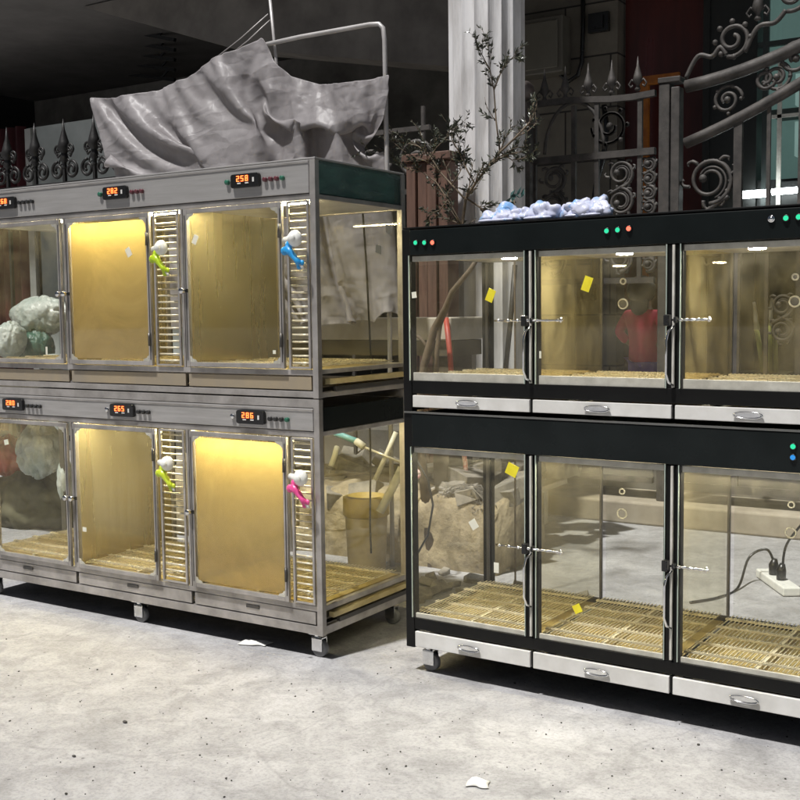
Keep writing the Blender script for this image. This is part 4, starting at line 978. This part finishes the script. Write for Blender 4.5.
p=a.lerp(b_,.62); s_=MB(); s_.tube(smooth([V(p.x+.005,p.y,zz+.09),V(p.x+.02,p.y,zz+.18),V(p.x+.10,p.y-.05,.22),V(p.x+.24,p.y-.1,.45)]),.005,8)
tag(s_.build('cord',PLBLACK),'black cord rising to the right from the power strip plug','cord')

# ------------------------------------------------------------------ shrub with bare twigs
BARK=mat('grey_brown_bark',(.20,.15,.10),(.11,.085,.06),20,.8,0,.4)
LEAF=mat('dark_leaf',(.13,.14,.10),(.03,.035,.025),25,.35,0,0)
tr=empty('shrub',(0,0,0)); tag(tr,'sparse shrub with bare forking twigs in front of the fluted column','shrub')
Y=1.3; tk=MB()
base=V(at(432,575,Y).x,Y,GZ)
trunk=[base,at(418,420,Y),at(424,366,Y),at(434,330,Y),at(446,308,Y-.02),at(452,292,Y-.04),at(470,270,Y-.03),at(480,255,Y)]
tk.tube(trunk,[.022,.020,.018,.017,.015,.012,.010,.008],8)
tk.tube([at(428,348,Y),at(420,338,Y),at(408,330,Y),at(399,322,Y)],[.009,.007,.006,.005],6)
tk.tube([at(446,308,Y),at(440,325,Y),at(437,350,Y),at(436,385,Y)],[.012,.010,.010,.012],8)
tk.build('trunk',BARK,tr)
tw=MB(); lv=MB(); rg=random.Random(21)
def leaf(p,d,L):
    d=d.normalized(); s=d.cross(V(rg.uniform(-1,1),rg.uniform(-1,1),rg.uniform(-.4,1))).normalized()*L*.19; n=d.cross(s).normalized()*L*.06
    lv.add([p,p+d*L*.35+s+n,p+d*L,p+d*L*.35-s+n,p+d*L*.4-n],[(0,1,4),(1,2,4),(2,3,4),(3,0,4)])
def branch(p,d,L,r,depth):
    pts=[p]; n=6
    for k in range(n):
        d=(d+V(rg.uniform(-.22,.22),rg.uniform(-.15,.15),rg.uniform(-.16,.2))).normalized(); pts.append(pts[-1]+d*L/n)
    tw.tube(pts,[r*(1-.6*k/n) for k in range(n+1)],5)
    if depth>0:
        for k in range(1,n+1):
            if rg.random()<.75:
                branch(pts[k],(d+V(rg.uniform(-.9,.9),rg.uniform(-.5,.5),rg.uniform(-.4,.8))),L*rg.uniform(.3,.55),r*.55,depth-1)
    if depth<=1:
        for k in range(1,n+1):
            for q in range(2 if depth==0 else 1):
                if rg.random()<.42: leaf(pts[k],d+V(rg.uniform(-1,1),rg.uniform(-.7,.7),rg.uniform(-.9,.5)),rg.uniform(.014,.028))
def path(pp,r0,r1,Yv,sub=2,every=1,L=.2):
    pts=[at(a_,b_,Yv+.03*math.sin(i)) for i,(a_,b_) in enumerate(pp)]
    tw.tube(pts,[r0+(r1-r0)*i/(len(pts)-1) for i in range(len(pts))],6)
    for i in range(1,len(pts),every):
        d=(pts[i]-pts[i-1]).normalized()
        branch(pts[i],d+V(rg.uniform(-.8,.8),rg.uniform(-.3,.3),rg.uniform(-.2,.7)),L*rg.uniform(.6,1.1),r0*.45,1)
        branch(pts[i],d+V(rg.uniform(-.8,.8),rg.uniform(-.3,.3),rg.uniform(-.7,.4)),L*rg.uniform(.5,.9),r0*.4,1)
path([(480,255),(470,235),(462,225),(466,198),(475,184),(487,168),(500,152),(515,138),(530,122)],.008,.004,Y,L=.13)
path([(464,198),(452,185),(440,172),(428,162),(416,158)],.005,.0025,Y,L=.12)
path([(475,184),(466,168),(458,150),(452,140)],.004,.002,Y,L=.10)
path([(487,168),(498,160),(508,154),(520,152)],.004,.002,Y,L=.08)
path([(500,152),(496,120),(494,90),(490,70),(482,55)],.004,.002,Y,L=.10)
path([(494,90),(502,70),(512,58)],.003,.0015,Y,L=.06)
path([(466,198),(478,206),(490,216),(500,226)],.004,.002,Y,L=.07)
path([(462,225),(452,212),(447,196)],.004,.002,Y,L=.09)
path([(462,225),(448,200),(436,182),(422,172),(406,168)],.004,.002,Y,L=.10)
path([(440,172),(430,156),(418,146),(402,142),(392,148)],.004,.002,Y,L=.11)
path([(428,162),(436,148),(446,138),(455,128)],.003,.0015,Y,L=.08)
path([(448,200),(440,210),(430,214)],.003,.0015,Y,L=.07)
path([(452,185),(460,172),(462,160)],.003,.0015,Y,L=.07)
path([(500,152),(512,160),(524,158)],.003,.0015,Y,L=.06)
tw.build('twigs',BARK,tr); lv.build('leaves',LEAF,tr)
# small potted sprig behind film
sp_=empty('sprig',(0,0,0)); tag(sp_,'small dark leafy sprig sticking up behind the crumpled film','plant')
lv=MB(); tw=MB(); p=at(515,330,1.0); q=at(514,200,1.0); tw.tube([V(q.x,1.0,GZ),p,q],.004,6)
for k in range(18): leaf(q+V(rg.uniform(-.03,.03),rg.uniform(-.03,.03),rg.uniform(-.05,.03)),V(rg.uniform(-1,1),rg.uniform(-1,1),rg.uniform(-.6,.8)),.04)
tw.build('stem',BARK,sp_); lv.build('leaves',mat('teal_leaf',(.05,.12,.11),None,25,.4),sp_)

# ------------------------------------------------------------------ child behind the gate
def skin(name,nodes,edges,m,par,sub=2):
    me=bpy.data.meshes.new(name); me.from_pydata([n[0] for n in nodes],edges,[]); me.update()
    o=bpy.data.objects.new(name,me); COL.objects.link(o); me.materials.append(m); o.parent=par
    md=o.modifiers.new('skin','SKIN'); md.use_smooth_shade=True
    for i,n in enumerate(nodes):
        r=n[1]; me.skin_vertices[0].data[i].radius=(r if isinstance(r,tuple) else (r,r))
    me.skin_vertices[0].data[0].use_root=True
    s=o.modifiers.new('sub','SUBSURF'); s.levels=sub; s.render_levels=sub; return o
SKIN=mat('skin',(.42,.25,.18),(.36,.2,.14),20,.5,0,0)
pc=at(643,340,3.25); PZ=.42
per=empty('person',(pc.x,3.25,PZ),PI-.2); tag(per,'small child in red jacket and violet trousers standing behind the iron gate','person')
hh=at(641,280,3.25).z-PZ     # standing height
k=hh/1.0
def J(x,y,z): return (x*k,y*k,z*k)
body=[(J(0,0,.46),(.085*k,.065*k)),(J(0,0,.58),(.085*k,.062*k)),(J(0,0,.72),(.098*k,.062*k)),(J(0,0,.79),(.045*k,.045*k)),(J(0,-.01,.86),(.060*k,.062*k)),(J(0,-.008,.925),(.072*k,.078*k)),(J(0,0,.975),(.045*k,.05*k)),
 (J(.125,0,.74),.036*k),(J(.20,.01,.62),.030*k),(J(.125,-.03,.53),.024*k),(J(.095,-.05,.50),.018*k),
 (J(-.125,0,.74),.036*k),(J(-.20,.01,.62),.030*k),(J(-.12,-.03,.53),.024*k),(J(-.095,-.045,.51),.018*k),
 (J(.055,0,.38),.055*k),(J(.060,-.005,.22),.040*k),(J(.060,.005,.06),.028*k),(J(.060,-.06,.02),.024*k),
 (J(-.055,0,.38),.055*k),(J(-.060,-.005,.22),.040*k),(J(-.060,.005,.06),.028*k),(J(-.060,-.06,.02),.024*k)]
ed=[(0,1),(1,2),(2,3),(3,4),(4,5),(5,6),(2,7),(7,8),(8,9),(9,10),(2,11),(11,12),(12,13),(13,14),(0,15),(15,16),(16,17),(17,18),(0,19),(19,20),(20,21),(21,22)]
s_=MB(); s_.box(-.30,.30,-.17,.20,.2795-PZ,-.001); st_=s_.build('doorstep',DKFL,None,.008); st_.location=(pc.x,3.25,PZ); tag(st_,'low dark stone doorstep under the child behind the gate','step')
skin('body',body,ed,SKIN,per)
g_=.010
jk=[(J(0,0,.35),(.125*k,.10*k)),(J(0,0,.44),(.118*k,.094*k)),(J(0,0,.60),(.108*k,.084*k)),(J(0,0,.72),(.112*k,.078*k)),(J(0,0,.775),(.062*k,.060*k)),
 (J(.125,0,.74),.050*k),(J(.205,.01,.62),.042*k),(J(.140,-.02,.54),.034*k),(J(-.125,0,.74),.050*k),(J(-.20,.01,.62),.044*k),(J(-.135,-.02,.545),.036*k)]
skin('jacket',jk,[(0,1),(1,2),(2,3),(3,4),(3,5),(5,6),(6,7),(3,8),(8,9),(9,10)],mat('red_jacket',(.80,.05,.13),(.62,.03,.09),9,.6,0,.2,30,bdist=.01),per)
tr_=[(J(0,0,.48),(.098*k,.077*k)),(J(.057,0,.36),.066*k),(J(.062,-.005,.22),.052*k),(J(.062,.005,.09),.042*k),(J(-.057,0,.36),.066*k),(J(-.062,-.005,.22),.052*k),(J(-.062,.005,.09),.042*k)]
skin('trousers',tr_,[(0,1),(1,2),(2,3),(0,4),(4,5),(5,6)],mat('violet_trousers',(.26,.16,.52),(.18,.1,.4),9,.7),per)
hr=MB(); hr.ball(J(0,.028,.928),.106*k,20,(1,1.0,1.0)); 
hr.v=[p for p in hr.v]; hr.ball(J(0,.055,.83),.068*k,16,(1.15,.6,1.35)); o=hr.build('hair',mat('black_hair',(.012,.010,.009),None,60,.4,0,.3),per)
fcm=MB()
for s_ in (-1,1): fcm.ball(J(s_*.028,-.083,.905),.008*k,8)
fcm.build('eyes',PLBLACK,per)
fcm=MB(); fcm.ball(J(0,-.090,.885),.011*k,8,(.8,1,1)); fcm.build('nose',SKIN,per)
fcm=MB(); fcm.ball(J(0,-.080,.862),.014*k,8,(1.2,.4,.4)); fcm.build('mouth',mat('lips',(.45,.12,.1),None,9,.5),per)
hd=MB()
for s_ in (1,-1):
    for j in range(5):
        x0_=.093*s_; hd.tube([J(x0_,-.05,.49+.004*j),J(x0_-s_*.012,-.072,.488-.008*(j-2)),J(x0_-s_*.028,-.078+(.01 if j==4 else 0),.484-.010*(j-2))],[.0065*k,.006*k,.0045*k],6)
hd.build('fingers',SKIN,per)

# ------------------------------------------------------------------ light
AZ=math.radians(-38); EL=math.radians(67)     # light comes from the camera side, high up and a little left
src=V(math.sin(AZ)*-1*0,0,0)
sx=-.30; sy=-1.0
el=EL
dirv=V(sx,sy,math.hypot(sx,sy)*math.tan(el)).normalized()      # towards the sun
L=bpy.data.lights.new('street_sun','SUN'); L.energy=3.7; L.angle=math.radians(2.5); L.color=(1,.985,.965)
lo=bpy.data.objects.new('sun',L); COL.objects.link(lo); lo.rotation_euler=dirv.to_track_quat('Z','Y').to_euler()
w=bpy.data.worlds.new('World'); sc.world=w; w.use_nodes=True; nt=w.node_tree; nt.nodes.clear()
out=nt.nodes.new('ShaderNodeOutputWorld'); bg=nt.nodes.new('ShaderNodeBackground'); sk=nt.nodes.new('ShaderNodeTexSky')
sk.sky_type='NISHITA'; sk.sun_disc=False; sk.sun_elevation=el; sk.sun_rotation=math.atan2(dirv.x,dirv.y); sk.dust_density=3
nt.links.new(sk.outputs[0],bg.inputs[0]); bg.inputs[1].default_value=.016; nt.links.new(bg.outputs[0],out.inputs[0])
sc.view_settings.view_transform='Standard'; sc.view_settings.look='None'; sc.view_settings.exposure=.40; sc.view_settings.gamma=1
sc.cycles.transparent_max_bounces=40; sc.cycles.max_bounces=8; sc.cycles.caustics_reflective=False; sc.cycles.caustics_refractive=False
sc.cycles.sample_clamp_indirect=4

# ------------------------------------------------------------------ every loose piece of these parts becomes a part of its own
def separate(o):
    me=o.data; n=len(me.vertices); par=list(range(n))
    def find(i):
        while par[i]!=i: par[i]=par[par[i]]; i=par[i]
        return i
    for p in me.polygons:
        vs=list(p.vertices); a=find(vs[0])
        for v_ in vs[1:]: par[find(v_)]=a
    groups={}
    for p in me.polygons: groups.setdefault(find(p.vertices[0]),[]).append(p)
    if len(groups)<2: return
    first=True; base=me.copy()
    data=[[(list(p.vertices),p.use_smooth) for p in g_] for g_ in groups.values()]
    co_=[tuple(v_.co) for v_ in me.vertices]
    for g_ in data:
        idx={}; fs=[]
        for vs,_ in g_:
            fs.append([idx.setdefault(i,len(idx)) for i in vs])
        m2=bpy.data.meshes.new(me.name); m2.from_pydata([co_[i] for i in idx],[],fs); m2.update()
        m2.polygons.foreach_set('use_smooth',[q[1] for q in g_]); m2.materials.append(me.materials[0])
        if first: o.data=m2; first=False
        else: c=o.copy(); c.data=m2; COL.objects.link(c)
for o in list(bpy.data.objects):
    if o.type=='MESH' and o.parent and o.name.split('.')[0] in ('gasket','tag','key','corner_clip','pane_edge','side_header','side_wall','rails','jamb','counter','glazing_bar','shelf_goods','window_frame','shelf','door_frame_','knob_plate','latch_block','eyes','fingers','tube','base') and not kids(o):
        separate(o)
